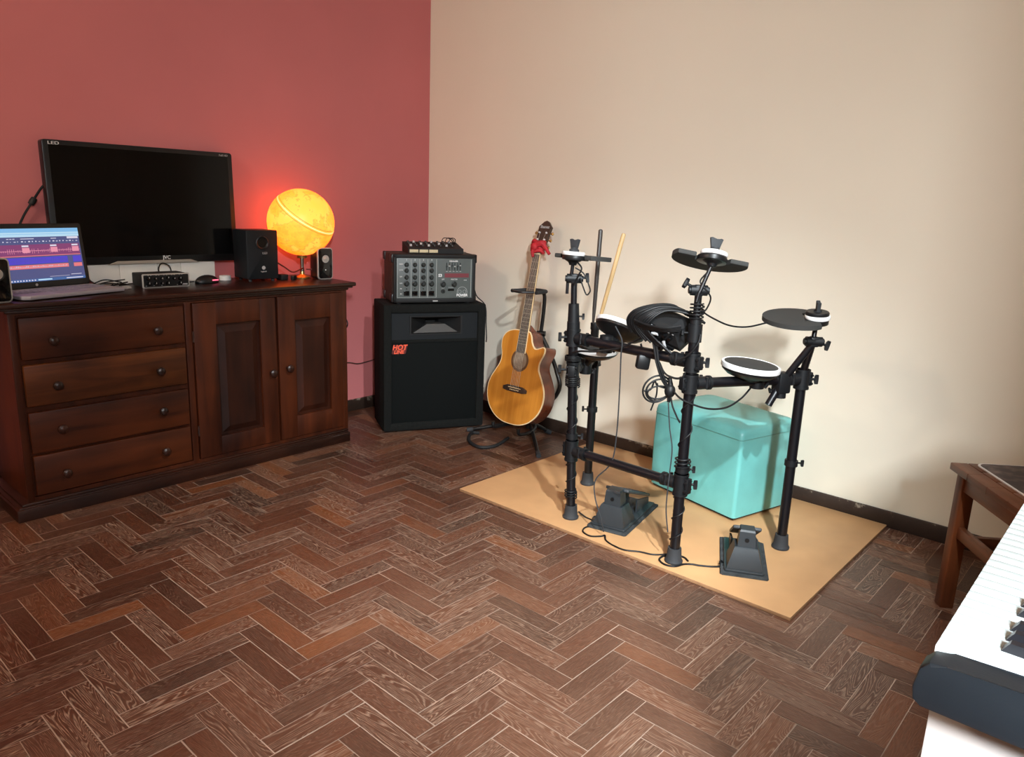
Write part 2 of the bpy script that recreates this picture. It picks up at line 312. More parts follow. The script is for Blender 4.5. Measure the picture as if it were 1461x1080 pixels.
class MB:
    def __init__(self): self.bm = bmesh.new()
    def box(self, c, s, R=None, bevel=0.0, seg=2):
        m = Matrix.Translation(V(c)) @ (R.to_4x4() if R else Matrix.Identity(4)) @ Matrix.Diagonal((*s, 1))
        vs = bmesh.ops.create_cube(self.bm, size=1.0, matrix=m)['verts']
        if bevel:
            es = list({e for v in vs for e in v.link_edges})
            bmesh.ops.bevel(self.bm, geom=es, offset=bevel, segments=seg, profile=0.5, affect='EDGES')
        return self
    def b2(self, lo, hi, bevel=0.0, seg=2):
        lo, hi = V(lo), V(hi)
        return self.box((lo + hi) / 2, [abs(x) for x in (hi - lo)], None, bevel, seg)
    def loft(self, rings, closed=True, caps=True):
        """rings: list of lists of points (same length)."""
        bm = self.bm; rv = [[bm.verts.new(p) for p in r] for r in rings]
        n = len(rv[0])
        for a, b in zip(rv, rv[1:]):
            for i in range(n if closed else n - 1):
                j = (i + 1) % n
                try: bm.faces.new((a[i], a[j], b[j], b[i]))
                except ValueError: pass
        if caps and closed:
            bm.faces.new(list(reversed(rv[0]))); bm.faces.new(rv[-1])
        return self
    def cyl(self, a, b, r, r2=None, seg=20, caps=True):
        a, b = V(a), V(b); r2 = r if r2 is None else r2
        m = frame(z=(b - a), x=(0.3, 0.7, 0.1)).to_3x3()
        ring = lambda c, q: [c + m @ V((q * math.cos(2 * PI * i / seg), q * math.sin(2 * PI * i / seg), 0)) for i in range(seg)]
        return self.loft([ring(a, r), ring(b, r2)], caps=caps)
    def tube(self, pts, r, seg=8, n=6, smooth=True, closed=False):
        P = catmull(pts, n, closed) if smooth else [V(p) for p in pts]
        rings = []; up = None; k = len(P)
        for i, p in enumerate(P):
            if closed: t = P[(i + 1) % k] - P[i - 1]
            else: t = P[min(i + 1, k - 1)] - P[max(i - 1, 0)]
            if t.length < 1e-9: t = V((0, 0, 1))
            t.normalize()
            if up is None: up = t.orthogonal().normalized()
            up = (up - t * up.dot(t))
            up = up.normalized() if up.length > 1e-6 else t.orthogonal().normalized()
            w = t.cross(up)
            rr = r(i / (k - 1)) if callable(r) else r
            rings.append([p + up * (rr * math.cos(2 * PI * j / seg)) + w * (rr * math.sin(2 * PI * j / seg)) for j in range(seg)])
        if closed: rings.append(rings[0])
        return self.loft(rings, caps=not closed)
    def lathe(self, prof, m=None, seg=32):
        """prof: list of (radius, height) about the local z axis."""
        m = m or Matrix.Identity(4); bm = self.bm; rings = []
        for r, z in prof:
            if r < 1e-6: rings.append([bm.verts.new(m @ V((0, 0, z)))])
            else: rings.append([bm.verts.new(m @ V((r * math.cos(2 * PI * i / seg), r * math.sin(2 * PI * i / seg), z))) for i in range(seg)])
        for a, b in zip(rings, rings[1:]):
            if len(a) == 1 and len(b) == 1: continue
            for i in range(seg):
                j = (i + 1) % seg
                if len(a) == 1: bm.faces.new((a[0], b[j], b[i]))
                elif len(b) == 1: bm.faces.new((a[i], a[j], b[0]))
                else: bm.faces.new((a[i], a[j], b[j], b[i]))
        return self
    def prism(self, pts, z0, z1, m=None, bevel=0.0):
        m = m or Matrix.Identity(4); bm = self.bm
        lo = [bm.verts.new(m @ V((x, y, z0))) for x, y in pts]; hi = [bm.verts.new(m @ V((x, y, z1))) for x, y in pts]
        n = len(pts)
        f1 = bm.faces.new(list(reversed(lo))); f2 = bm.faces.new(hi)
        for i in range(n): bm.faces.new((lo[i], lo[(i + 1) % n], hi[(i + 1) % n], hi[i]))
        if bevel:
            es = list(set(f1.edges) | set(f2.edges))
            bmesh.ops.bevel(bm, geom=es, offset=bevel, segments=2, profile=0.5, affect='EDGES')
        return self
    def ball(self, c, r, seg=20, sc_=(1, 1, 1)):
        m = Matrix.Translation(V(c)) @ Matrix.Diagonal((*sc_, 1))
        bmesh.ops.create_uvsphere(self.bm, u_segments=seg, v_segments=seg // 2 + 2, radius=r, matrix=m)
        return self
    def build(self, name, m, parent=None, world=False, angle=35):
        bmesh.ops.recalc_face_normals(self.bm, faces=self.bm.faces)
        if world and parent is not None:
            root = parent
            while root.parent: root = root.parent
            self.bm.transform(root_matrix(root).inverted())
        me = bpy.data.meshes.new(name); self.bm.to_mesh(me); self.bm.free()
        for p in me.polygons: p.use_smooth = True
        me.set_sharp_from_angle(angle=math.radians(angle))
        me.materials.append(M[m] if isinstance(m, str) else m)
        o = bpy.data.objects.new(name, me); COL.objects.link(o)
        if parent is not None: o.parent = parent
        return o

def root_matrix(o):
    return Matrix.Translation(o.location) @ o.rotation_euler.to_matrix().to_4x4()

def tag(o, label, cat, group=None):
    o['label'] = label; o['category'] = cat
    if group: o['group'] = group
    return o

def thing(name, label, cat, loc=(0, 0, 0), rot=(0, 0, 0), group=None):
    o = bpy.data.objects.new(name, None); COL.objects.link(o)
    o.empty_display_size = 0.05; o.location = loc; o.rotation_euler = rot
    return tag(o, label, cat, group)

def struct(o):
    o['kind'] = 'structure'; return o

def text(body, size, m, mname, parent, name='lettering', depth=0.0006, shear=0.0, align='CENTER', width=1.0, world=False, bold=0.0):
    cu = bpy.data.curves.new('lettering', 'FONT'); cu.body = body; cu.size = size; cu.extrude = depth
    cu.align_x = align; cu.align_y = 'CENTER'; cu.shear = shear; cu.offset = bold; cu.resolution_u = 3
    tmp = bpy.data.objects.new('lettering', cu); COL.objects.link(tmp)
    bpy.context.view_layer.update()
    me = bpy.data.meshes.new_from_object(tmp); bpy.data.objects.remove(tmp); bpy.data.curves.remove(cu)
    me.name = name
    mm = m @ Matrix.Diagonal((width, 1, 1, 1))
    if world:
        root = parent
        while root.parent: root = root.parent
        mm = root_matrix(root).inverted() @ mm
    me.transform(mm)
    me.materials.clear(); me.materials.append(M[mname])
    o = bpy.data.objects.new(name, me); COL.objects.link(o); o.parent = parent
    return o

def rect(w, h, r=0.0, n=4):
    """rounded rectangle outline, centred."""
    if r <= 0: return [(-w / 2, -h / 2), (w / 2, -h / 2), (w / 2, h / 2), (-w / 2, h / 2)]
    out = []
    for cx, cy, a0 in ((w / 2 - r, -h / 2 + r, -90), (w / 2 - r, h / 2 - r, 0), (-w / 2 + r, h / 2 - r, 90), (-w / 2 + r, -h / 2 + r, 180)):
        for i in range(n + 1):
            a = math.radians(a0 + 90 * i / n); out.append((cx + r * math.cos(a), cy + r * math.sin(a)))
    return out

# ------------------------------------------------------------------ the room
T = 0.08
RX, RY, RZ = 4.30, -4.40, 2.75          # inner faces: red wall x=0, cream wall y=0
def floor():
    Lb, Wb, X0, Y0 = 0.242, 0.0605, 2.278, -1.832
    bm = bmesh.new(); uvl = bm.loops.layers.uv.new('UVMap'); cl = bm.loops.layers.float_color.new('rnd')
    gap = 0.0009
    def block(x0, y0, x1, y1, horiz):
        x0, x1 = max(x0, 0), min(x1, RX); y0, y1 = max(y0, RY), min(y1, 0)
        if x1 - x0 < 0.004 or y1 - y0 < 0.004: return
        g = gap * random.uniform(0.6, 1.9)
        dz = random.uniform(-0.0004, 0.0004)
        cs = [(x0 + g, y0 + g), (x1 - g, y0 + g), (x1 - g, y1 - g), (x0 + g, y1 - g)]
        tx, ty = random.uniform(-.0012, .0012), random.uniform(-.0012, .0012)
        f = bm.faces.new([bm.verts.new((x, y, dz + tx * (x - x0) + ty * (y - y0))) for x, y in cs])
        c = (random.random(), random.random(), random.random(), 1)
        for lp, (x, y) in zip(f.loops, cs):
            u, v = x - x0, y - y0
            lp[uvl].uv = (u, v) if horiz else (v, u)
            lp[cl] = c
        f.material_index = 0
    # staircases of lying blocks, each with an upright one at its right end
    for s in range(-60, 61):                # neighbouring staircases are 2*Lb apart along x
        bx = X0 + s * 2 * Lb
        for k in range(-90, 90):
            hx, hy = bx - k * Wb, Y0 + k * Wb
            if hy > 0.3 or hy < RY - 0.4 or hx > RX + 0.4 or hx < -0.6: continue
            block(hx, hy, hx + Lb, hy + Wb, True)
            block(hx + Lb, hy, hx + Lb + Wb, hy + Lb, False)
    z = -0.0012
    f = bm.faces.new([bm.verts.new(p) for p in ((0, RY, z), (RX, RY, z), (RX, 0, z), (0, 0, z))]); f.material_index = 1
    me = bpy.data.meshes.new('floor'); bm.to_mesh(me); bm.free()
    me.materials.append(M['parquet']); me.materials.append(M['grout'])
    o = bpy.data.objects.new('floor', me); COL.objects.link(o); struct(o)
floor()
struct(MB().b2((-0.15, RY - 0.15, -0.05), (0, 0.15, RZ)).build('wall_left', 'red_wall'))
struct(MB().b2((0, 0, -0.05), (RX + T, 0.15, RZ)).build('wall_right', 'cream_wall'))
struct(MB().b2((0, RY - 0.15, -0.05), (RX + T, RY, RZ)).build('wall_back', 'cream_wall'))
WY0, WY1, WZ0, WZ1 = -3.70, -3.28, 1.30, 2.12      # window opening in the wall at x = RX
w = MB()
w.b2((RX, RY, -0.05), (RX + T, WY0, RZ)); w.b2((RX, WY1, -0.05), (RX + T, 0, RZ))
w.b2((RX, WY0, -0.05), (RX + T, WY1, WZ0)); w.b2((RX, WY0, WZ1), (RX + T, WY1, RZ))
struct(w.build('wall_near', 'cream_wall'))
w = MB()
fx0, fx1 = RX + 0.02, RX + 0.06
for lo, hi in (((fx0, WY0, WZ0), (fx1, WY0 + .05, WZ1)), ((fx0, WY1 - .05, WZ0), (fx1, WY1, WZ1)), ((fx0, WY0 + .05, WZ0), (fx1, WY1 - .05, WZ0 + .05)), ((fx0, WY0 + .05, WZ1 - .05), (fx1, WY1 - .05, WZ1))):
    w.b2(lo, hi, .004)
struct(w.build('window_1', 'frame_white'))
struct(MB().b2((-0.15, RY - 0.15, RZ), (RX + T, 0.15, RZ + 0.1)).build('ceiling', 'white_ceiling'))
HB = 0.066
struct(MB().b2((0, RY, 0), (0.012, 0, HB), .003).build('baseboard_left', 'baseboard'))
struct(MB().b2((0.012, -0.012, 0), (RX, 0, HB), .003).build('baseboard_right', 'baseboard'))

# ------------------------------------------------------------------ sideboard
HC = 0.784
def knob(pos, d, parent, r=0.017):
    m = frame(z=d, o=pos)
    return MB().lathe([(0, 0), (r * .55, 0), (r * .5, r * .5), (r * .7, r * .8), (r, r * 1.25), (r * .95, r * 1.6), (r * .6, r * 1.9), (0, r * 2.0)], m, 20).build('knob', 'sb_dark', parent, world=True)
def sideboard():
    t = thing('sideboard', 'long red brown wooden sideboard with drawers and panelled doors along the red wall', 'sideboard', (0.22, -1.6, 0))
    b = MB()
    b.b2((0.02, -2.285, 0.055), (0.405, -0.898, 0.747))
    for y0, y1 in ((-2.29, -2.268), (-1.679, -1.653), (-0.921, -0.893)):        # face-frame stiles
        b.b2((0.40, y0, 0.058), (0.416, y1, 0.747), .0015)
    b.b2((0.40, -2.268, 0.738), (0.4155, -0.921, 0.747)); b.b2((0.40, -2.268, 0.058), (0.4155, -0.921, 0.075))
    b.build('body', 'sb_vert', t, world=True)
    p = MB()
    p.b2((0.012, -2.335, 0), (0.442, -0.90, 0.046), .002); p.b2((0.012, -2.328, 0.044), (0.436, -0.904, 0.051), .003); p.b2((0.012, -2.315, 0.05), (0.428, -0.900, 0.060), .003)
    p.build('plinth', 'sb_dark', t, world=True)
    s = MB()
    s.b2((0.004, -2.342, 0.766), (0.448, -0.857, HC), .006, 3); s.b2((0.004, -2.325, 0.757), (0.436, -0.868, 0.768), .004); s.b2((0.01, -2.30, 0.746), (0.424, -0.885, 0.759), .005)
    s.build('top', 'sb_dark', t, world=True)
    for z0, z1, ky in ((0.580, 0.731, .645), (0.411, 0.562, .482), (0.238, 0.390, .319), (0.079, 0.229, .150)):
        d = MB().b2((0.40, -2.262, z0), (0.424, -1.686, z1), .006, 2).build('drawer', 'sb_front_light' if abs(ky - .482) < .01 else 'sb_front', t, world=True)
        for y in (-2.165, -1.80): knob((0.424, y, ky), (1, 0, 0), d)
    for y0, y1, p0, p1, q0, q1, kn in ((-1.649, -1.279, -1.553, -1.352, .158, .643, (-1.309, .404)), (-1.266, -0.924, -1.181, -0.991, .178, .627, (-1.226, .414))):
        z0, z1 = 0.078, 0.737
        d = MB()
        d.b2((0.402, y0, z0), (0.424, p0, z1), .0025); d.b2((0.402, p1, z0), (0.424, y1, z1), .0025)
        d.b2((0.402, p0 - .001, q1), (0.4235, p1 + .001, z1), .002); d.b2((0.402, p0 - .001, z0), (0.4235, p1 + .001, q0), .002)
        d = d.build('door', 'sb_vert', t, world=True)
        # raised and fielded panel
        g = MB(); x0, x1 = 0.404, 0.420
        def rg(i, x): return [(x, p0 + i, q0 + i), (x, p1 - i, q0 + i), (x, p1 - i, q1 - i), (x, p0 + i, q1 - i)]
        g.loft([rg(-.004, x0), rg(-.004, .409), rg(.012, .409), rg(.036, x1 - .001), rg(.038, x1)])
        g.build('panel', 'sb_panel', d, world=True, angle=10)
        knob((0.424, kn[0], kn[1]), (1, 0, 0), d, .018)
    for z in (0.60, 0.20):
        MB().cyl((0.419, -1.651, z - .022), (0.419, -1.651, z + .022), .005, seg=10).build('hinge', 'sb_dark', t, world=True)
sideboard()

# ------------------------------------------------------------------ television on its riser
def riser():
    t = thing('white_riser', 'low white panelled box under the black television', 'riser', (0.03, -1.63, HC))
    segs = [(-1.906, -1.775), (-1.7735, -1.618), (-1.6165, -1.515), (-1.5135, -1.357)]
    for i, (a, b) in enumerate(segs):
        x0, x1 = 0.008, 0.052; z0, z1 = HC, 0.868
        pts = [(a, z0), (b, z0), (b, z1), (a, z1)]
        if i == 0: pts = [(a + .05, z0), (b, z0), (b, z1), (a, z1), (a + .004, z0 + .03)]
        m = frame(x=(0, 1, 0), z=(1, 0, 0), o=(x0, 0, 0))
        MB().prism(pts, 0, x1 - x0, m, .0015).build('panel', 'riser_white', t, world=True)
riser()
def tv():
    t = thing('television', 'black flat screen television leaning by the red wall on the white box', 'television', (0.034, -1.632, 0.8692), (0, math.radians(-1.6), 0))
    W2, H = 0.386, 0.482
    m = frame(x=(0, 1, 0), z=(1, 0, 0))
    o = MB().prism([(x, y + H / 2) for x, y in rect(2 * W2, H, .012)], -0.018, 0.026, m, .004)
    o = o.build('bezel', 'black_plastic', t)
    s = MB().prism([(x, y + H / 2 + .006) for x, y in rect(2 * W2 - .044, H - .05, .002)], 0.0258, 0.0268, m).build('screen', 'screen_off', t)
    b = MB().prism([(-0.19, -.002), (0.20, -.002), (0.16, .012), (-0.15, .012)], 0.024, 0.031, m, .002).build('bracket', 'grey_bracket', t)
    text('JVC', .021, frame(x=(0, 1, 0), z=(1, 0, 0), o=(.0265, .055, .016 + .006)), 'print_white', t, 'logo', bold=.0004)
    text('LED', .016, frame(x=(0, 1, 0), z=(1, 0, 0), o=(.0265, -.345, H - .013)), 'print_white', t, 'lettering', width=1.5)
    text('Full HD', .012, frame(x=(0, 1, 0), z=(1, 0, 0), o=(.0265, .345, H - .013)), 'print_grey', t, 'lettering', width=1.1)
    c = MB().tube([(-.012, -.372, .32), (-.012, -.395, .295), (-.008, -.43, .245), (-.012, -.47, .18), (-.012, -.50, .10), (-.01, -.52, -.03), (0.0, -.53, -.078)], .0045, 8)
    c.lathe([(0.004, -.016), (.011, -.014), (.0125, 0), (.011, .014), (.004, .016)], frame(z=(0, -.55, -.8), o=(-.008, -.428, .248)), 12)
    c.build('power_cable', 'cable', t)
tv()

# ------------------------------------------------------------------ laptop
def laptop():
    u = V((-.297, .955, 0)).normalized()           # along the front edge, to the right
    n = V((u.y, -u.x, 0))                           # towards the user
    o = V((0.36, -2.0425, HC))                      # middle of front edge
    rz = math.atan2(u.y, u.x)
    t = thing('laptop', 'open silver grey laptop showing an audio editing screen on the sideboard', 'laptop', o, (0, 0, rz))
    W, D = 0.395, 0.205                             # local x = right, y = away from the user
    bp = [(-W / 2 + .02, 0), (W / 2 - .004, 0), (W / 2, .006), (W / 2, D), (-W / 2, D), (-W / 2, .018)]
    b = MB().prism(bp, .004, .018, None, .003).build('base', 'lap_silver', t)
    k = MB()
    for r in range(5):
        for c in range(16):
            x = -.165 + c * .022 + (.006 if r % 2 else 0); y = .085 + r * .021
            if x > .185: continue
            k.b2((x - .0095, y - .0088, .0178), (x + .0095, y + .0088, .0192), .001, 1)
    k.build('keyboard', 'lap_keys', b)
    MB().b2((-.06, .012, .0178), (.05, .07, .0184)).build('touchpad', 'lap_keys', b)
    a = math.radians(7); H = 0.238
    Lm = Matrix.Translation((0, D - .006, .018)) @ Matrix.Rotation(-a, 4, 'X') @ Matrix.Rotation(PI / 2, 4, 'X')   # local x right, y up, z to the user
    l = MB().prism([(x, y + H / 2) for x, y in rect(W, H, .008)], -.006, 0, Lm, .0015).build('lid', 'black_matte', t)
    bz = MB().prism([(x, y + H / 2) for x, y in rect(W - .008, H - .008, .006)], -.001, .001, Lm).build('bezel', 'black_plastic', l)
    sx0, sx1, sy0, sy1 = -W / 2 + .016, W / 2 - .016, .024, H - .018
    SW, SH = sx1 - sx0, sy1 - sy0
    keys_, scr_ = [], MB()
    def bar(key, x0, x1, y0, y1, z=.0012):
        if key not in keys_: keys_.append(key)
        n0 = len(scr_.bm.faces)
        scr_.prism([(sx0 + x0 * SW, sy0 + y0 * SH), (sx0 + x1 * SW, sy0 + y0 * SH), (sx0 + x1 * SW, sy0 + y1 * SH), (sx0 + x0 * SW, sy0 + y1 * SH)], z, z + .00012, Lm)
        scr_.bm.faces.ensure_lookup_table()
        for f in scr_.bm.faces[n0:]: f.material_index = keys_.index(key)
    bar('navy', 0, 1, 0, 1)
    bar('sky', 0, 1, .885, 1, .0014); bar('pale', 0, 1, .895, .925, .0016); bar('pale', 0, 1, .84, .888, .0014)
    bar('sky', 0.0, .9, .945, .957, .0017)
    bar('white', .86, .985, .795, .835, .0016)
    for x in (.22, .25, .28): bar('white', x, x + .022, .80, .812, .0016)
    bar('white', .36, .5, .80, .812, .0016); bar('white', .68, .74, .80, .812, .0016)
    for i in range(26): bar('white', .03 + i * .037, .03 + i * .037 + random.choice((.006, .012, .02)), .745, .745 + random.choice((.012, .02)), .0016)
    bar('plum', 0, .985, .475, .70, .0014)
    for i in range(46):
        h = random.choice((.03, .05, .09)); x = .02 + i * .0209
        bar('pink', x, x + .004, .575 - h / 2, .575 + h / 2, .0016)
    bar('pink', 0, .985, .577, .585, .00165)
    for x in (.05, .36, .66, .90): bar('white', x, x + .07, .655, .685, .0016); bar('pink', x, x + .075, .545, .64, .00162)
    bar('coral', 0, .985, .478, .492, .0016)
    bar('blue', .12, .83, .335, .455, .0014); bar('blue', .89, .985, .335, .455, .0014)
    for i in range(60):
        h = random.uniform(.02, .08); x = .13 + i * .0115
        bar('navy', x, x + .002, .395 - h / 2, .395 + h / 2, .0016)
    bar('coral', .12, .83, .245, .315, .0014); bar('coral', .89, .985, .245, .315, .0014)
    for i in range(40): bar('pale', .13 + i * .0172, .136 + i * .0172, .268, .268 + random.uniform(.01, .035), .0016)
    bar('bar', 0, 1, 0, .055, .0014)
    for i in range(14): bar('white', .04 + i * .03, .055 + i * .03, .016, .04, .0016)
    bar('pale', .47, .62, .016, .042, .0016); bar('white', .78, .97, .018, .036, .0016); bar('white', .84, .96, .09, .10, .0016); bar('white', .60, .82, .075, .08, .0016)
    so = scr_.build('screen', 'scr_' + keys_[0], l)
    for k_ in keys_[1:]: so.data.materials.append(M['scr_' + k_])
    MB().lathe([(0, 0), (.005, 0), (.005, .0006), (0, .0006)], Lm @ Matrix.Translation((-.02, .012, .001)), 14).build('emblem', 'print_grey', l)
laptop()

# ------------------------------------------------------------------ desktop speakers, subwoofer
def satellite(loc, ang, label):
    t = thing('desktop_speaker', label, 'speaker', loc, (0, 0, ang), 'small silver edged desktop speakers')
    m = frame(x=(0, 1, 0), z=(1, 0, 0))               # local +x is the front
    W, H = .082, .152
    sh = lambda p, g=0: [(x, y + H / 2) for x, y in p]
    MB().prism(sh(rect(W * .96, H * .98, .014)), -.070, .0, m, .006).build('cabinet', 'black_plastic', t)
    MB().prism(sh(rect(W, H, .016)), -.004, .006, m, .002).build('rim', 'silver', t)
    f = MB().prism(sh(rect(W - .010, H - .010, .012)), .004, .0078, m, .001).build('baffle', 'black_gloss', t)
    MB().lathe([(.020, 0), (.0235, .0015), (.0225, .003), (.019, .001), (.012, -.001)], m @ Matrix.Translation((0, H * .645, .0078)), 28).build('surround', 'black_matte', f)
    MB().lathe([(.0185, .0012), (.014, .001), (.0095, .0015), (.007, .005), (0, .007)], m @ Matrix.Translation((0, H * .645, .0078)), 28).build('driver_cone', 'silver', f)
    MB().lathe([(0, .0006), (.003, .0006), (.003, 0)], m @ Matrix.Translation((0, H * .30, .0078)), 12).build('emblem', 'print_white', f)
satellite((0.268, -0.910, HC), math.radians(-4), 'small black desktop speaker with silver edge below the glowing globe')
satellite((0.398, -2.303, HC), math.radians(2), 'small black desktop speaker with silver edge in front of the laptop')

def subwoofer():
    t = thing('subwoofer', 'black cube subwoofer with round port between television and glowing globe', 'subwoofer', (0.215, -1.208, HC), (0, 0, math.radians(-4)))
    m = frame(x=(0, 1, 0), z=(1, 0, 0))
    W, H, D = .152, .222, .138
    MB().prism([(x, y + .010 + H / 2) for x, y in rect(W, H, .006)], -D, 0, m, .004).build('cabinet', 'baffle', t)
    MB().lathe([(.031, 0), (.031, .003), (.027, .0045), (.023, .002), (.021, -.0), (.0205, -.001)], m @ Matrix.Translation((0, .175, .0)), 36).build('port_ring', 'black_plastic', t)
    MB().lathe([(.0215, .0006), (.0, .0004)], m @ Matrix.Translation((0, .175, .0)), 36).build('port', 'black_gloss', t)
    text('LS21', .013, m @ Matrix.Translation((.012, .128, .0004)), 'print_grey', t)
    MB().lathe([(0, .0008), (.0085, .0008), (.0085, 0)], m @ Matrix.Translation((.003, .062, 0)), 20).build('emblem', 'print_grey', t)
    text('logitech', .009, m @ Matrix.Translation((.003, .045, .0004)), 'print_grey', t)
    for y in (-.055, .055):
        for x in (-.02, -.115): MB().cyl((x, y, 0), (x, y, .0102), .008, seg=14).build('foot', 'rubber', t)
subwoofer()

def interface():
    a = V((.232, -1.755, HC)); b = V((.238, -1.572, HC))
    t = thing('audio_interface', 'small black box with silver framed knob panel left of the mouse', 'audio interface', (.235, -1.6635, HC), (0, 0, math.radians(-2)))
    m = frame(x=(0, 1, 0), z=(1, 0, 0))
    W, H = .186, .052
    MB().prism([(x, y + .004 + H / 2) for x, y in rect(W, H, .004)], -.115, -.002, m, .002).build('case', 'black_matte', t)
    MB().prism([(x, y + .003 + H / 2) for x, y in rect(W + .006, H + .006, .006)], -.004, .002, m, .001).build('frame', 'silver', t)
    f = MB().prism([(x, y + .003 + H / 2) for x, y in rect(W - .004, H - .004, .004)], 0, .003, m).build('front_panel', 'black_plastic', t)
    for i, (x, y, r) in enumerate([(-.072, .04, .009), (-.072, .018, .009), (-.045, .038, .006), (-.045, .018, .008), (-.02, .038, .006), (-.02, .018, .006), (.005, .04, .006), (.005, .017, .009), (.03, .036, .006), (.055, .036, .008), (.055, .016, .008)]):
        MB().lathe([(r, 0), (r, .004), (r * .85, .012), (0, .012)], m @ Matrix.Translation((x, y, .003)), 16).build('knob', 'black_gloss', f)
        MB().b2((.015, x - .0008, y), (.0154, x + .0008, y + r * .8)).build('knob_mark', 'print_white', f)
    q = MB()
    for i in range(16): q.b2((.003, -.085 + i * .0105, .051 if i % 3 else .009), (.0034, -.080 + i * .0105, .0525 if i % 3 else .0105))
    q.build('printed_marks', 'print_grey', f)
    MB().b2((.003, .064, .008), (.0035, .086, .014)).build('printed_label', 'print_grey', f)
    tb = MB().tube([(-.116, .03, .03), (-.15, .03, .06), (-.16, .05, .085), (-.14, .075, .07), (-.13, .07, .012), (-.16, .02, .0055), (-.15, -.07, .0055), (-.10, -.15, .0055)], .0028, 7)
    tb.build('cable', 'cable', t)
interface()

ct = MB()
for k, (a0, a1, a2) in enumerate([((.095, -1.90, .012), (.12, -1.86, .030), (.13, -1.80, .018)), ((.08, -1.88, .006), (.13, -1.855, .022), (.14, -1.79, .030)), ((.10, -1.93, .0045), (.15, -1.875, .018), (.15, -1.79, .012)), ((.16, -1.865, .004), (.175, -1.835, .016), (.165, -1.79, .022))]):
    ct.tube([V(a0) + V((0, 0, HC)), V(a1) + V((0, 0, HC)), V(a2) + V((0, 0, HC))], .0026, 7)
ct.tube([V((.155, -1.845, HC + .008)), V((.17, -1.83, HC + .02)), V((.18, -1.85, HC + .012)), V((.165, -1.86, HC + .006)), V((.15, -1.84, HC + .015))], .0022, 7)
tag(ct.build('cable_tangle', 'cable'), 'tangle of thin black cables between laptop and audio interface', 'cable')
tag(MB().box((.215, -1.815, HC + .006), (.03, .022, .010), Matrix.Rotation(.3, 3, 'Z'), .002).build('plug_block', 'silver'), 'small beige plug block left of the audio interface', 'plug')
def mouse():
    t = thing('computer_mouse', 'black computer mouse with a pink glowing strip beside the subwoofer', 'mouse', (.16, -1.452, HC), (0, 0, math.radians(12)))
    MB().ball((0, 0, .004), 1, 24, (.032, .058, .032)).build('shell', 'black_plastic', t)
    o = bpy.data.objects[-1] if False else t.children[0]
    for v in o.data.vertices:
        if v.co.z < .0: v.co.z = 0.0
    MB().tube([(.030, .006, .014), (.030, .022, .014), (.025, .036, .013), (.018, .045, .012)], .0028, 8).build('light_strip', 'pink_glow', t)
    MB().tube([(-.02, -.05, .008), (-.04, -.075, .004), (-.06, -.10, .0035), (-.10, -.115, .0035)], .0022, 6).build('cable', 'cable', t)
mouse()
def tape_roll():
    t = tag(MB().lathe([(.012, 0), (.026, 0), (.026, .02), (.012, .02), (.012, 0)], Matrix.Translation((.082, -1.325, HC)), 28).build('tape_roll', 'white_plastic'), 'small white roll lying behind the mouse', 'roll')
tape_roll()
tag(MB().b2((.170, -1.115, HC), (.215, -1.078, HC + .026), .003).build('power_adapter', 'black_matte'), 'small dark grey adapter block beside the subwoofer foot', 'adapter')

# ------------------------------------------------------------------ lit globe
def globe():
    cx, cy = .178, -.978; R = .157; zc = 1.051
    t = thing('globe_lamp', 'glowing yellow globe lamp on a small metal foot', 'lamp', (cx, cy, HC))
    z0 = zc - HC
    MB().lathe([(0, 0), (.036, 0), (.037, .006), (.032, .011), (.02, .014), (.012, .020), (.010, .034)], None, 36).build('foot', 'brass', t)
    MB().lathe([(.010, .03), (.0085, .06), (.010, z0 - R + .004)], None, 16).build('stem', 'chrome', t)
    MB().lathe([(.024, z0 - R - .012), (.026, z0 - R + .006), (.010, z0 - R + .012)], None, 24).build('socket', 'brass', t)
    MB().ball((0, 0, z0), R, 64).build('shade', 'globe', t)
    # band of the ecliptic, printed across the shade
    ax = V((.50, .28, .80)).normalized(); fm = frame(z=ax, o=(0, 0, z0))
    ring = lambda dz, rr, hw: MB().lathe([(math.sqrt(max(0, (R + rr) ** 2 - (dz - hw) ** 2)), dz - hw), (math.sqrt((R + rr + .0004) ** 2 - dz ** 2), dz), (math.sqrt(max(0, (R + rr) ** 2 - (dz + hw) ** 2)), dz + hw)], fm, 96)
    ring(.040, .0004, .0012).build('printed_line', 'globe_line', t); ring(.049, .0005, .0022).build('printed_line', 'globe_band', t); ring(.058, .0004, .0010).build('printed_line', 'globe_line', t)
    c = MB().tube([(.02, -.01, .05), (.03, -.07, .035), (.02, -.11, .06), (.0, -.155, .09), (-.04, -.19, .10)], .0035, 8)
    c.tube([(.02, .01, .045), (.035, .05, .04), (.03, .09, .012), (.0, .10, .005)], .0035, 8)
    c.build('cable', 'globe_cable', t)
    pl = MB().box((.058, -.085, .012), (.018, .03, .022), Matrix.Rotation(.5, 3, 'Z'), .003).build('switch', 'black_plastic', t)
globe()

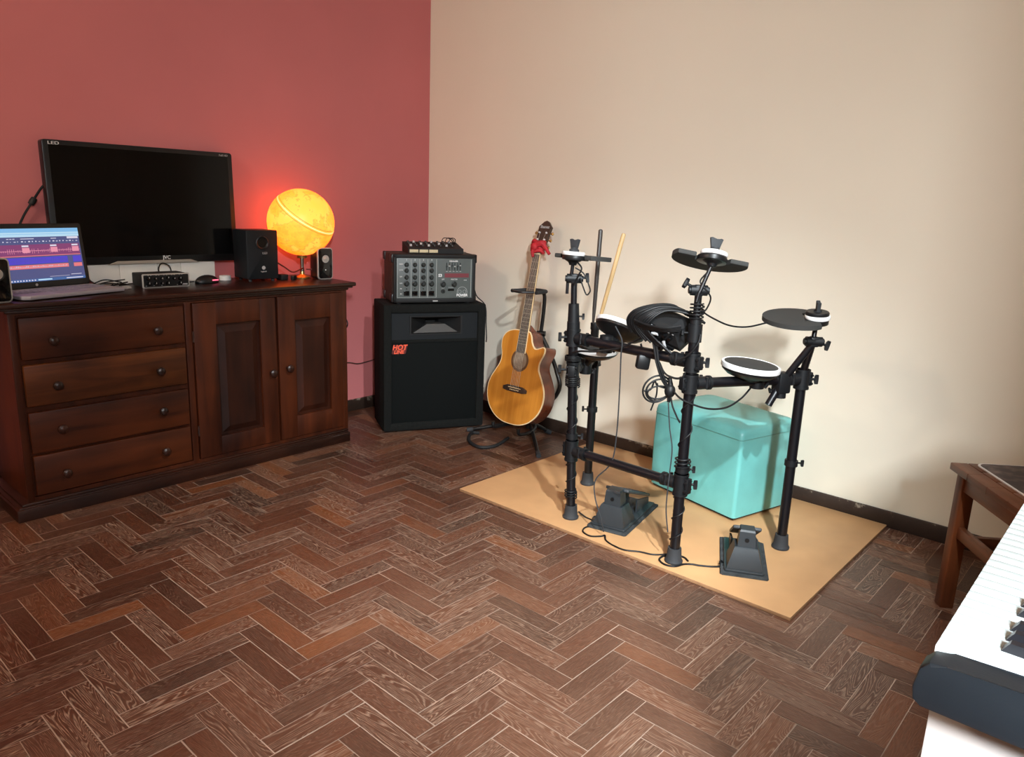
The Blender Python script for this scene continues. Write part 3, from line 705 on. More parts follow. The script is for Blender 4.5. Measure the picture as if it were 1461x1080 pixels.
# ------------------------------------------------------------------ speaker cabinet, mixer amplifier, small mixer
FM = frame(x=(0, 1, 0), z=(1, 0, 0))                    # faces local +x, its x axis to the viewer's right
def pa_speaker():
    t = thing('speaker_cabinet', 'large black floor loudspeaker with horn in the room corner beside the guitar', 'loudspeaker', (.577, -.4645, 0), (0, 0, math.radians(-27.9)))
    W, H, D = .535, .664, .255
    b = MB()
    b.b2((-D, -W / 2, .008), (0, -W / 2 + .018, H), .006); b.b2((-D, W / 2 - .018, .008), (0, W / 2, H), .006)
    b.b2((-D, -W / 2 + .01, .008), (0, W / 2 - .01, .03), .006); b.b2((-D, -W / 2 + .01, H - .02), (0, W / 2 - .01, H), .006)
    b.b2((-D, -W / 2 + .01, .02), (-D + .02, W / 2 - .01, H - .01))
    b.build('cabinet', 'carpet_black', t)
    f = MB()                                             # rounded front frame
    f.b2((-.02, -W / 2, .008), (.012, -W / 2 + .042, H), .008); f.b2((-.02, W / 2 - .042, .008), (.012, W / 2, H), .008)
    f.b2((-.02, -W / 2, .008), (.0115, W / 2, .05), .008); f.b2((-.02, -W / 2, H - .042), (.0115, W / 2, H), .008)
    f.b2((-.02, -W / 2 + .04, H - .195), (.004, W / 2 - .04, H - .180), .002)
    f.build('front_frame', 'carpet_black', t)
    # upper baffle with the horn opening
    z0, z1 = H - .183, H - .04; h0, h1 = H - .150, H - .064; y0, y1 = -.125, .135
    bf = MB()
    bf.b2((-.02, -W / 2 + .035, z0), (-.004, y0, z1)); bf.b2((-.02, y1, z0), (-.004, W / 2 - .035, z1))
    bf.b2((-.02, y0, h1), (-.004, y1, z1)); bf.b2((-.02, y0, z0), (-.004, y1, h0))
    bf = bf.build('baffle', 'baffle', t)
    hn = MB(); c = (0.0, (h0 + h1) / 2)
    def rg(x, s, q): return [(x, .005 + (y0 - .005) * s, c[1] + (h0 - c[1]) * q), (x, .005 + (y1 - .005) * s, c[1] + (h0 - c[1]) * q), (x, .005 + (y1 - .005) * s, c[1] + (h1 - c[1]) * q), (x, .005 + (y0 - .005) * s, c[1] + (h1 - c[1]) * q)]
    hn.loft([rg(-.004, 1.07, 1.14), rg(-.001, 1.06, 1.12), rg(-.001, 1, 1), rg(-.03, .86, .75), rg(-.10, .28, .45), rg(-.13, .2, .4)], caps=False)
    hn.loft([[(-.13, -.05, h0 + .02), (-.13, .06, h0 + .02), (-.13, .06, h1 - .02), (-.13, -.05, h1 - .02)], [(-.135, -.05, h0 + .02), (-.135, .06, h0 + .02), (-.135, .06, h1 - .02), (-.135, -.05, h1 - .02)]])
    hn.build('horn', 'black_matte', bf, angle=20)
    lip = MB().loft([[(-.01, y0 + .008, h0 + .001), (-.012, y1 - .008, h0 + .001), (-.02, .055, h0 + .046), (-.02, -.040, h0 + .046)], [(-.09, -.06, h0 + .012), (-.09, .07, h0 + .012), (-.09, .035, h0 + .046), (-.09, -.025, h0 + .046)]])
    lip.build('horn_lip', 'horn', bf, angle=20)
    g = MB().b2((-.02, -W / 2 + .038, .046), (.0, W / 2 - .038, H - .19), .004).build('grille', 'grille', t)
    lm = FM @ Matrix.Translation((-.185, H - .228, .0008))
    MB().prism([(x + .03 * y / .04 * .25, y) for x, y in rect(.072, .046, .006)], 0, .001, lm).build('badge', 'hot_dark', g)
    text('HOT', .036, lm @ Matrix.Translation((0, .010, .0016)), 'hot_red', g, shear=.2, bold=.0012, width=.95)
    text('LINE', .025, lm @ Matrix.Translation((-.004, -.013, .0016)), 'hot_red', g, shear=.2, bold=.001)
    for y, x in ((-W / 2 + .03, -.03), (W / 2 - .03, -.03), (-W / 2 + .03, -D + .03), (W / 2 - .03, -D + .03)):
        MB().cyl((x, y, 0), (x, y, .010), .014, seg=14).build('foot', 'rubber', t)
    for y in (-W / 2 + .018, W / 2 - .018):
        MB().ball((.006, y, .022), .006, 10).build('corner_screw', 'silver', t)
    return t
pa_speaker()

def amp():
    # stands on the speaker cabinet, flush with its front
    px = V((.577, -.4645, .664)); rz = math.radians(-27.9); R = Matrix.Rotation(rz, 3, 'Z')
    loc = px + R @ V((-.008, -.002, 0))
    t = thing('mixer_amplifier', 'grey panelled mixer amplifier standing on top of the large black loudspeaker', 'amplifier', loc, (0, 0, rz))
    W, H, D = .432, .250, .225
    b = MB()
    b.b2((-D, -W / 2, .006), (-.012, W / 2, H), .010, 3)
    b.build('case', 'brown_carpet', t)
    f = MB()
    f.b2((-.014, -W / 2 + .004, .008), (.004, -W / 2 + .020, H - .002), .004); f.b2((-.014, W / 2 - .020, .008), (.004, W / 2 - .004, H - .002), .004)
    f.b2((-.014, -W / 2 + .004, .008), (.004, W / 2 - .004, .030), .004); f.b2((-.014, -W / 2 + .004, H - .020), (.004, W / 2 - .004, H - .002), .004)
    f.build('front_frame', 'black_matte', t)
    y0, y1, z0, z1 = -W / 2 + .018, W / 2 - .018, .028, H - .018
    p = MB().b2((-.013, y0, z0), (0, y1, z1), .001).build('front_panel', 'amp_panel', t)
    W2, H2 = y1 - y0, z1 - z0
    U = lambda u, v, x=0: V((x, y0 + u * W2, z0 + v * H2))
    ln = MB()
    for u in (.012, .188, .298, .402, .515, .975): ln.b2(U(u - .003, .03, 0), U(u + .003, .97, .0007))
    ln.b2(U(.012, .028, 0), U(.515, .034, .0007))
    ln.build('panel_lines', 'amp_line', p)
    MB().b2(U(.625, .525, 0), U(.945, .625, .0009)).build('red_stripe', 'amp_red', p)
    KM = lambda u, v, x=0: FM @ Matrix.Translation((y0 + u * W2, z0 + v * H2, x))
    for c_, u in enumerate((.13, .236, .346, .452)):
        for v, r in ((.83, .0095), (.69, .0095), (.525, .0095), (.37, .0115)):
            k = MB().lathe([(r * 1.25, 0), (r * 1.2, .003), (r * .8, .005), (r * .72, .015), (0, .0155)], KM(u, v), 18).build('knob', 'knob', p)
        MB().b2(U(u - .036, .075, 0), U(u + .036, .19, .004), .001).build('input_jack', 'black_gloss', p)
        MB().lathe([(.004, 0), (.004, .003), (0, .003)], KM(u, .245), 12).build('peak_light', 'knob', p)
        text('1234'[c_], .011, KM(u, .95, .0006), 'print_white', p)
    for v, s_ in ((.845, 'HIGH'), (.70, 'LOW'), (.54, 'EFF'), (.38, 'LEV'), (.245, 'PK'), (.12, 'IN')):
        text(s_, .0085, KM(.06, v, .0006), 'print_white', p)
    text('EQUALIZER', .0085, KM(.74, .925, .0006), 'print_white', p, bold=.0003)
    sl = MB()
    for i in range(6): sl.b2(U(.645 + i * .036, .70, 0), U(.651 + i * .036, .885, .0012))
    sl.build('slider_slots', 'black_gloss', p)
    for i in range(6):
        MB().b2(U(.637 + i * .036, .78 + .012 * ((i * 7) % 3), 0), U(.659 + i * .036, .81 + .012 * ((i * 7) % 3), .006), .001).build('slider', 'amp_line' if i % 2 else 'knob', p)
    q = MB()
    for i in range(5): q.b2(U(.64 + i * .045, .665, 0), U(.662 + i * .045, .68, .0007))
    for u in (.905, .9): pass
    q.build('printed_marks', 'amp_line', p)
    text('S3', .020, KM(.565, .57, .0006), 'print_white', p, bold=.0008)
    for u, r in ((.605, .0125), (.752, .0125)):
        MB().lathe([(r * 1.2, 0), (r * 1.15, .003), (r * .8, .005), (r * .72, .016), (0, .0165)], KM(u, .355), 18).build('knob', 'knob', p)
    text('EFF', .0095, KM(.605, .475, .0006), 'print_white', p); text('MASTER', .0095, KM(.752, .475, .0006), 'print_white', p); text('PWR', .0075, KM(.90, .455, .0006), 'print_white', p)
    MB().lathe([(.011, 0), (.011, .004), (.006, .004), (.005, .001), (0, .001)], KM(.605, .18), 18).build('phone_jack', 'knob', p)
    MB().b2(U(.67, .19, 0), U(.75, .245, .003), .001).build('switch', 'black_gloss', p)
    text('OUT', .008, KM(.605, .255, .0006), 'amp_line', p); text('PHONO', .0075, KM(.71, .275, .0006), 'amp_line', p)
    a = MB()
    a.lathe([(.0275, 0), (.0275, .0008), (.0255, .0008), (.0255, 0)], KM(.86, .16), 30)
    for s in (-1, 1): a.lathe([(.009, 0), (.009, .0008), (.0075, .0008), (.0075, 0)], KM(.86 + s * .032, .17), 16)
    a.build('emblem', 'amp_line', p)
    text('POWER', .017, KM(.86, .078, .0006), 'print_white', p, bold=.0006)
    MB().b2((.004, -.012, .014), (.0045, .014, .019)).build('badge', 'print_grey', t)
    for y in (-1, 1):
        for zc in (.03, H - .022):
            for x in (-.03, -D + .012):
                MB().box((x, y * (W / 2 - .002), zc), (.045, .016, .044), None, .006).build('corner_guard', 'black_plastic', t)
    for y in (-.18, .18):
        for x in (-.03, -.2): MB().cyl((x, y, 0), (x, y, .008), .012, seg=12).build('foot', 'rubber', t)
    return loc, R, rz
aloc, aR, arz = amp()

def small_mixer():
    loc = aloc + aR @ V((-.03, .012, .250))
    t = thing('compact_mixer', 'compact black mixer with cream tape strips lying on the grey mixer amplifier', 'mixer', loc, (0, 0, arz))
    W, D = .285, .150
    # a wedge: low at the front, higher at the back
    m = frame(x=(1, 0, 0), z=(0, 1, 0))                  # profile in x-z, extruded along y
    b = MB(); pts = [(0, 0.002), (0, .026), (-.03, .030), (-D, .052), (-D, .002)]
    b.loft([[(x, -W / 2, z) for x, z in pts], [(x, W / 2, z) for x, z in pts]])
    b.build('case', 'black_matte', t, angle=15)
    for i in range(3):
        y = -W / 2 + .028 + i * .050
        MB().b2((0, y - .0225, .006), (.0012, y + .0225, .021), .0005).build('tape_strip', 'tape', t)
    tilt = V((-.185, 0, 1)).normalized()
    for r_ in range(3):
        for c in range(8):
            x = -.045 - r_ * .036; z = .0305 + (-.03 - x) * .1835
            km = frame(z=(-.18, 0, 1), o=(x, -W / 2 + .022 + c * .031, z))
            MB().lathe([(.0065, 0), (.006, .011), (0, .0115)], km, 12).build('knob', 'knob' if (c + r_) % 3 else 'print_grey', t)
    tb = MB()
    for k in range(3): tb.tube([(-.10, .05 + .018 * k, .045), (-.085, .06 + .02 * k, .075), (-.09, .10 + .012 * k, .068), (-.12, .13, .03 + .004 * k), (-.155, .15, .006)], .0022, 6)
    tb.build('cable', 'cable', t)
small_mixer()
# lead from the amplifier down the right side of the loudspeaker
P_ = lambda x, y, z: aloc + aR @ V((x, y, z))
tag(MB().tube([P_(-.235, .19, .13), P_(-.245, .24, .12), P_(-.16, .246, .10), P_(-.10, .252, .03), P_(-.06, .29, -.02), P_(-.055, .296, -.12), P_(-.05, .299, -.19), P_(-.062, .302, -.215)], .0032, 8).build('speaker_lead', 'cable'),
    'thin black lead hanging down the right side of the loudspeaker', 'cable')
tag(MB().tube([(.02, -.86, .30), (.006, -.76, .288), (.006, -.60, .283), (.005, -.52, .266), (.006, -.42, .274), (.014, -.33, .29), (.05, -.30, .30)], .0032, 8).build('wall_cord', 'dust_cable'),
    'thin dark cord running along the red wall between sideboard and loudspeaker', 'cord')
tag(MB().tube([(.34, -.886, .605), (.365, -.866, .60), (.38, -.862, .575), (.365, -.866, .55), (.34, -.886, .545)], .003, 8).build('cord_loop', 'cable'),
    'small black cord loop hanging at the right end of the sideboard', 'cord')

# ------------------------------------------------------------------ guitar, ribbon and stand
GL = math.radians(-10.6)
def guitar():
    t = thing('acoustic_guitar', 'honey coloured acoustic cutaway guitar upright on a stand by the cream wall', 'guitar', (.962, -.255, .078), (GL, 0, 0))
    left = [(0, 0), (-.06, .006), (-.115, .033), (-.158, .082), (-.177, .145), (-.170, .205), (-.143, .258), (-.122, .300), (-.119, .338), (-.130, .385), (-.130, .425), (-.108, .458), (-.068, .476), (-.026, .479)]
    right = [(.026, .479), (.045, .460), (.058, .425), (.078, .400), (.104, .405), (.126, .414), (.140, .405), (.138, .378), (.124, .345), (.119, .318), (.124, .292), (.145, .256), (.171, .203), (.177, .145), (.158, .082), (.115, .033), (.06, .006)]
    ctrl = [(x * 1.06, y) for x, y in left + right]
    out = [(p.x, p.y) for p in catmull([(x, y, 0) for x, y in ctrl], 4, True)]
    fm = Matrix(((1, 0, 0, 0), (0, 0, -1, 0), (0, 1, 0, 0), (0, 0, 0, 1)))    # outline x,y -> local x,z ; thickness -> -y (front)
    D = .045
    MB().prism(out, -D, D - .001, fm, .002).build('body', 'guitar_side', t)
    def inset(pts, d):
        n = len(pts); r = []
        for i in range(n):
            a, b, c = V(pts[i - 1]).to_2d(), V(pts[i]).to_2d(), V(pts[(i + 1) % n]).to_2d()
            e = (c - a).normalized(); nn = V((-e.y, e.x))
            r.append(tuple(b - nn * d * SGN))
        return r
    area = sum(out[i - 1][0] * out[i][1] - out[i][0] * out[i - 1][1] for i in range(len(out)))
    SGN = -1 if area > 0 else 1
    MB().prism(inset(out, -.0008), D - .006, D, fm, .001).build('binding', 'binding', t)
    tp = inset(out, .004)
    MB().prism(tp, D - .003, D + .0012, fm).build('soundboard', 'guitar_top', t)
    SH = .327
    hm = fm @ Matrix.Translation((0, SH, D + .0012))
    MB().lathe([(.057, 0), (.057, .0005), (.0445, .0005), (.0445, 0)], hm, 48).build('rosette', 'rosette', t)
    h = MB().lathe([(.0445, .0008), (.0445, .0003), (0, .0003)], hm, 48).build('sound_hole', 'hole', t)
    # neck, fretboard, frets
    NUT = .862
    tpw = lambda v: .0215 + (.028 - .0215) * (NUT - v) / (NUT - .37)
    n = MB()
    def nr(v, d): 
        w_ = tpw(v); y = -(D + .0015)
        return [(w_ * math.cos(a) * 1.0, y + abs(math.sin(a)) * d if a <= PI else y, v) for a in [PI * i / 10 for i in range(11)]]
    n.loft([nr(.45, .024), nr(.60, .021), nr(NUT, .019)]); n.build('neck', 'neck_wood', t)
    hl = MB(); hl.loft([[(-.026, -(D - .02), .47), (.026, -(D - .02), .47), (.026, .035, .47), (-.026, .035, .47)], [(-.024, -(D + .001), .51), (.024, -(D + .001), .51), (.018, -.022, .51), (-.018, -.022, .51)]]).build('neck_heel', 'guitar_side', t)
    fb = MB().loft([[(-tpw(v), -(D + .0012), v), (tpw(v), -(D + .0012), v), (tpw(v), -(D + .0072), v), (-tpw(v), -(D + .0072), v)] for v in (.366, NUT)]).build('fretboard', 'fretboard', t, angle=20)
    sb = MB(); 
    for s in (-1, 1): sb.loft([[(s * tpw(v), -(D + .0014), v), (s * (tpw(v) + .0016), -(D + .0014), v), (s * (tpw(v) + .0016), -(D + .0068), v), (s * tpw(v), -(D + .0068), v)] for v in (.366, NUT)])
    sb.build('fretboard_binding', 'binding', fb)
    SC = (NUT - .185)
    for i in range(1, 20):
        v = NUT - SC * (1 - 2 ** (-i / 12))
        if v < .372: break
        MB().b2((-tpw(v), -(D + .0082), v - .0011), (tpw(v), -(D + .0068), v + .0011)).build('fret', 'fret', fb)
    MB().b2((-.022, -(D + .009), NUT), (.022, -(D + .0012), NUT + .006), .001).build('nut', 'binding', t)
    # bridge
    br = MB().prism([(-.078, .170), (-.05, .165), (.05, .165), (.078, .170), (.078, .186), (.05, .197), (-.05, .197), (-.078, .186)], D + .001, D + .009, fm, .002).build('bridge', 'fretboard', t)
    MB().b2((-.040, -(D + .0115), .1845), (.042, -(D + .008), .1875)).build('saddle', 'binding', br)
    for i in range(6): MB().ball(((i - 2.5) * .0105, -(D + .009), .175), .0030, 8).build('bridge_pin', 'binding', br)
    # headstock, tilted back
    tm = fm @ Matrix.Translation((0, NUT + .006, D - .004)) @ Matrix.Rotation(math.radians(-12), 4, 'X')
    hs = MB().prism([(-.022, 0), (.022, 0), (.031, .03), (.036, .125), (.040, .140), (.014, .167), (.0, .172), (-.014, .167), (-.040, .140), (-.036, .125), (-.031, .03)], -.010, .005, tm, .0015).build('headstock', 'fretboard', t)
    text('Ibanez', .022, tm @ Matrix.Translation((0, .138, .0056)), 'print_grey', hs, bold=.0004)
    for s in (-1, 1):
        for k in range(3):
            x, y = s * .022, .035 + k * .036
            MB().cyl(tm @ V((x, y, .004)), tm @ V((x, y, .012)), .0042, seg=12).build('tuner_post', 'print_white', hs)
            tn = MB().cyl(tm @ V((s * .03, y, -.004)), tm @ V((s * .047, y, -.004)), .0032, seg=10)
            tn.ball(tm @ V((s * .053, y, -.004)), 1, 12, (.0075, .005, .008))
            tn.build('tuner_button', 'brass', hs)
    st = MB()
    for i in range(6):
        o = (i - 2.5)
        sgn, k = (-1, i) if i < 3 else (1, 5 - i)
        st.tube([(o * .0105, -(D + .0110), .186), (o * .0068, -(D + .0094), NUT + .003), tuple(tm @ V((sgn * .020, .035 + k * .036, .0085)))], .00055, 4, smooth=False)
    st.build('strings', 'string', t)
    MB().ball((.150, -.015, .100), .006, 10).build('strap_button', 'silver', t)
    return t
gt = guitar()
GM = Matrix.Translation(gt.location) @ gt.rotation_euler.to_matrix().to_4x4()
def ribbon():
    b = MB(); g = lambda x, y, z: GM @ V((x, y, z))
    for dz, r in ((.878, .031), (.893, .033), (.908, .033), (.922, .031)):
        ring = [g(r * math.cos(a) * 1.0, -.045 + .024 * math.sin(a), dz + .004 * math.sin(3 * a + dz * 90)) for a in [2 * PI * i / 16 for i in range(16)]]
        b.tube(ring, .0095, 8, 2, closed=True)
    b.ball(g(.004, -.082, .895), 1, 16, (.019, .014, .02))
    b.tube([g(.005, -.08, .90), g(.035, -.07, .915), g(.055, -.06, .90), g(.085, -.055, .868)], lambda u: .012 + .004 * math.sin(u * 5), 8)
    b.tube([g(.005, -.082, .895), g(-.002, -.08, .865), g(.004, -.078, .845)], lambda u: .011 - .004 * u, 8)
    tag(b.build('ribbon', 'red_ribbon'), 'red cloth ribbon knotted around the top of the guitar neck', 'ribbon')
ribbon()
def stand():
    t = thing('guitar_stand', 'black tubular guitar stand carrying the acoustic guitar', 'stand', (.985, -.17, 0))
    hub = V((.985, -.17, .075))
    MB().cyl((.985, -.17, .045), (.985, -.17, .125), .017, seg=20).build('hub', 'black_plastic', t, world=True)
    for e in ((.728, -.350, .012), (1.234, -.392, .012), (1.03, -.065, .012)):
        l = MB().tube([hub, hub + (V(e) - hub) * .5 + V((0, 0, .004)), V(e)], .0095, 12).build('leg', 'black_plastic', t, world=True)
        d = (V(e) - hub).normalized(); MB().cyl(V(e) - d * .02, V(e) + d * .012, .0122, seg=14).build('rubber_foot', 'rubber', l, world=True)
    for s in (-1, 1):
        y1 = -.345
        c = MB().tube([(.985, -.175, .085), (.985 + s * .055, -.19, .068), (.985 + s * .085, -.26, .060), (.985 + s * .085, y1, .066), (.985 + s * .085, y1 - .012, .098)], .0085, 10).build('cradle_arm', 'black_plastic', t, world=True)
    MB().tube([(.985, -.168, .10), (.982, -.125, .30), (.980, -.112, .48), (.984, -.098, .62), (.984, -.092, .715), (.974, -.095, .742), (.95, -.098, .752)], .0095, 12).build('upright', 'black_plastic', t, world=True)
    MB().tube([(1.0, -.115, .52), (1.075, -.12, .42), (1.115, -.125, .35), (1.140, -.13, .295), (1.120, -.13, .24), (1.07, -.125, .19), (1.0, -.15, .125)], .0105, 12, 8).build('bent_brace', 'black_plastic', t, world=True)
    y = MB().tube([(.888, -.235, .752), (.886, -.19, .750), (.898, -.113, .750), (.93, -.100, .751), (.985, -.100, .751), (1.004, -.113, .75), (1.008, -.19, .75)], .0095, 12).build('yoke', 'rubber', t, world=True)
    MB().cyl((.965, -.118, .535), (1.005, -.098, .535), .014, seg=14).build('height_knob', 'black_plastic', t, world=True)
    MB().tube([(.888, -.235, .752), (.95, -.255, .753), (1.008, -.205, .753)], .006, 10).build('retainer_band', 'black_plastic', t, world=True)
stand()
tag(MB().tube([(.955, -.30, .010), (.99, -.40, .010), (.995, -.47, .010), (.955, -.515, .010), (.87, -.49, .010), (.80, -.425, .010), (.775, -.375, .010), (.80, -.35, .010)], .0085, 10, 8).build('cable_loop', 'black_matte'),
    'thick black lead looped on the floor in front of the guitar stand', 'cable')

# ------------------------------------------------------------------ board under the drums
MT = 0.012
b = MB().b2((1.287, -0.969, 0), (2.690, -0.014, MT), .0015)
board = b.build('floor_board', 'mdf'); board.data.materials.append(M['mdf_edge'])
for p in board.data.polygons:
    if abs(p.normal.z) < 0.5: p.material_index = 1
tag(board, 'tan hardboard sheet lying on the parquet under the drum kit', 'board')

# ------------------------------------------------------------------ ottoman
def ottoman():
    a = math.atan2(-.249, .969); R = Matrix.Rotation(a, 3, 'Z')
    c0 = V((2.255, -.447, MT)); W, D, H = .458, .335, .374
    ctr = c0 + R @ V((-W / 2, D / 2, 0))
    t = thing('ottoman', 'turquoise leatherette cube ottoman standing behind the drum kit by the cream wall', 'ottoman', ctr, (0, 0, a))
    def rr(w, d, z, r): return [(x, y, z) for x, y in rect(w, d, r, 4)]
    body = MB().loft([rr(W - .02, D - .02, .010, .012), rr(W - .004, D - .004, .014, .014), rr(W, D, .05, .014), rr(W + .003, D + .003, .2, .014), rr(W, D, H - .045, .014)])
    body.build('body', 'teal', t, angle=40)
    rings = [rr(W, D, H - .046, .014), rr(W + .001, D + .001, H - .03, .016), rr(W - .004, D - .004, H - .012, .02), rr(W - .025, D - .025, H - .002, .03), rr(W * .7, D * .7, H + .006, .05), rr(W * .3, D * .3, H + .009, .04)]
    MB().loft(rings).build('cushion_top', 'teal', t, angle=50)
    s = MB(); s.tube(rr(W + .001, D + .001, H - .045, .015), .0022, 6, smooth=False, closed=True)
    s.build('seam', 'teal_seam', t)
    for x in (-1, 1):
        for y in (-1, 1): MB().cyl((x * (W / 2 - .04), y * (D / 2 - .04), 0), (x * (W / 2 - .04), y * (D / 2 - .04), .010), .018, seg=14).build('foot', 'black_matte', t)
    MB().b2((-W / 2 + .012, -D / 2 + .012, .004), (W / 2 - .012, D / 2 - .012, .012)).build('base_cover', 'black_matte', t)
ottoman()

# ------------------------------------------------------------------ drum rack
F = V((2.258, -.901, MT)); Lp = V((1.789, -.864, MT)); RLp = V((1.621, -.526, MT)); RRp = V((2.474, -.523, MT))
Lt = V((-.030, -.026, 0))                        # the left post leans a little
Fz = lambda z: V((F.x, F.y, z)); Lz = lambda z: V((Lp.x, Lp.y, z)) + Lt * z
RLz = lambda z: V((RLp.x, RLp.y, z)); RRz = lambda z: V((RRp.x, RRp.y, z))
def wing(b, p, d, s=1.0):
    """bolt with a wing nut, from p outwards along d"""
    p, d = V(p), V(d).normalized(); s *= .8
    b.cyl(p, p + d * .030 * s, .0055 * s, seg=10)
    m = frame(z=d, x=(0, 0, 1), o=p + d * .030 * s)
    b.prism([(-.021 * s, .003), (-.012 * s, -.005), (.012 * s, -.005), (.021 * s, .003), (.018 * s, .007), (0, .005), (-.018 * s, .007)], -.004 * s, .011 * s, m, .0015)
def drum_rack():
    t = thing('drum_rack', 'black tubular electronic drum rack standing on the tan board', 'drum rack', (2.03, -.71, MT))
    B = lambda mb, n, m_='rack_tube', p=t: mb.build(n, m_, p, world=True)
    R_ = .0172
    B(MB().cyl(Fz(.03), Fz(.80), R_, seg=24), 'post'); B(MB().cyl(Lz(.03), Lz(.745), R_, seg=24), 'post')
    B(MB().cyl(RLz(.03), RLz(.555), R_ * .98, seg=24), 'post'); B(MB().cyl(RRz(.03), RRz(.655), R_, seg=24), 'post')
    for p in (F, Lp, RLp, RRp):
        B(MB().lathe([(0, 0), (.030, 0), (.031, .006), (.026, .014), (.024, .036), (.0225, .052), (.0175, .052)], Matrix.Translation(p), 24), 'rubber_foot', 'rubber')
    bars = [(Lz(.283), Fz(.292), .0165), (Lz(.712), Fz(.706), .0172), (Fz(.636), RRz(.634), .0172), (Lz(.590), RLz(.562), .0165)]
    for a, c, r in bars: B(MB().cyl(a, c, r, seg=20), 'crossbar')
    # clamps: sleeve on the post, collar on the bar, bolts
    def clamp(c, ax, d, wdir=None, h=.062, r=.0235):
        c, ax, d = V(c), V(ax).normalized(), V(d).normalized()
        k = MB(); k.cyl(c - ax * h / 2, c + ax * h / 2, r, seg=22)
        k.cyl(c - ax * h / 2, c - ax * (h / 2 - .008), r + .002, seg=22); k.cyl(c + ax * (h / 2 - .008), c + ax * h / 2, r + .002, seg=22)
        k.cyl(c + d * (r - .004), c + d * .072, .0215, seg=22); k.cyl(c + d * .062, c + d * .072, .0235, seg=22)
        s = ax.cross(d).normalized()
        for q in (-1, 1): k.cyl(c + d * .050 + s * q * .018 - ax * .014, c + d * .050 + s * q * .018 + ax * .022, .0055, seg=8)
        k.box(c - d * (r + .004), (.014, .026, h * .7), frame(x=d, z=ax).to_3x3(), .003)
        for q in (-1, 1): k.cyl(c - d * (r + .004) + ax * q * .014 - s * .018, c - d * (r + .004) + ax * q * .014 + s * .020, .0045, seg=8)
        if wdir is not None: wing(k, c + V(wdir).normalized() * (r - .002), wdir)
        B(k, 'clamp', 'rack_clamp')
    dLF = (F - Lp).normalized(); dFR = (RRp - F).normalized(); dLR = (RLp - Lp).normalized()
    up = V((0, 0, 1)); rt = V((.75, .66, 0)); lf = -rt
    clamp(Lz(.283), up, dLF, None, .080); clamp(Fz(.292), up, -dLF, rt, .075)
    clamp(Lz(.712), up, dLF, lf); clamp(Fz(.706), up, -dLF, rt)
    clamp(Fz(.636), up, dFR, None); clamp(RRz(.634), up, -dFR, rt, .068)
    clamp(Lz(.592), up, dLR, lf, .06); clamp(RLz(.560), up, -dLR, V((-.3, .9, 0)), .05)
    # memory rings
    for c, d in ((Fz(.345), rt), (RLz(.345), lf), (RRz(.333), rt), (Lz(.34), rt)):
        k = MB(); k.cyl(c - up * .010, c + up * .010, .0225, seg=20); wing(k, c + d * .018, d, .75); B(k, 'memory_ring', 'rack_clamp')
    # upper tubes and their sleeves
    B(MB().cyl(Fz(.79), Fz(.925), .0115, seg=18), 'upper_tube')
    k = MB(); k.cyl(Fz(.772), Fz(.828), .0225, seg=22); k.cyl(Fz(.825), Fz(.845), .018, seg=22); wing(k, Fz(.80) + rt * -.02, lf, .7); B(k, 'sleeve', 'rack_clamp')
    B(MB().cyl(Lz(.72), Lz(.915), .0112, seg=18), 'upper_tube')
    k = MB(); k.cyl(Lz(.765), Lz(.835), .0215, .019, seg=22); k.cyl(Lz(.74), Lz(.77), .0235, seg=22); wing(k, Lz(.79) + rt * .016, rt, .7); B(k, 'sleeve', 'rack_clamp')
    # boom joints that hold the cymbal rods
    def joint(c, axis, wd):
        c = V(c); a = V(axis).normalized(); k = MB(); k.cyl(c - a * .026, c + a * .026, .0165, seg=20); k.cyl(c - a * .032, c + a * .032, .011, seg=16)
        k.box(c, (.028, .028, .034), frame(x=a, z=up).to_3x3(), .005); wing(k, c + V(wd).normalized() * .020, wd, 1.0); B(k, 'boom_joint', 'rack_clamp')
    joint(Fz(.935), rt, lf + V((0, 0, .5))); joint(Lz(.925), rt, rt + V((0, 0, .1)))
    # right arm: slanting L-rod through a clamp on the right bar up to the third cymbal
    a0, a1 = V((2.412, -.632, .548)), V((2.511, -.578, .762))
    mid = V((2.434, -.596, .625))
    B(MB().cyl(a0, mid + (mid - a0) * .1, .0125, seg=18), 'arm'); B(MB().cyl(mid, a1, .0115, seg=18), 'arm')
    B(MB().cyl(RRz(.65), a1, .0125, seg=18), 'arm')
    k = MB(); k.box(mid, (.048, .045, .070), frame(x=dFR, z=up).to_3x3(), .006); k.cyl(mid - up * .03, mid - up * .052, .019, seg=18); wing(k, mid - up * .025 - rt * .02, lf + V((0, 0, -.3)), .6); B(k, 'arm_clamp', 'rack_clamp')
    joint(a1 + V((.004, .004, .012)), rt, rt + V((0, 0, -.25)))
    # stick cup on the left wing
    cpos = V((1.664, -.602, .60))
    k = MB(); k.cyl(cpos, cpos + up * .125, .0165, seg=18, caps=False); k.cyl(cpos, cpos + up * .003, .0165, seg=18); k.cyl(cpos + up * .10, cpos + up * .125, .019, seg=18, caps=False)
    k.cyl(cpos + up * .118, cpos + up * .1255, .0195, seg=18, caps=False); k.box(cpos + V((-.004, -.01, -.012)), (.05, .05, .03), None, .006); B(k, 'stick_cup', 'black_plastic')
    # leads wound around the posts
    def helix(f, z0, z1, turns, r, ph=0.):
        return [f(z0 + (z1 - z0) * i / (turns * 10)) + V((r * math.cos(ph + i * PI / 5), r * math.sin(ph + i * PI / 5), 0)) for i in range(int(turns * 10) + 1)]
    for f, z0, z1, n_, ph in ((Lz, .05, .25, 3, 0), (Lz, .33, .55, 2.5, 2), (Fz, .06, .25, 2.5, 1), (Fz, .37, .60, 2, 0.5)):
        B(MB().tube(helix(f, z0, z1, n_, .0195, ph), .0022, 6, 2), 'wound_lead', 'cable')
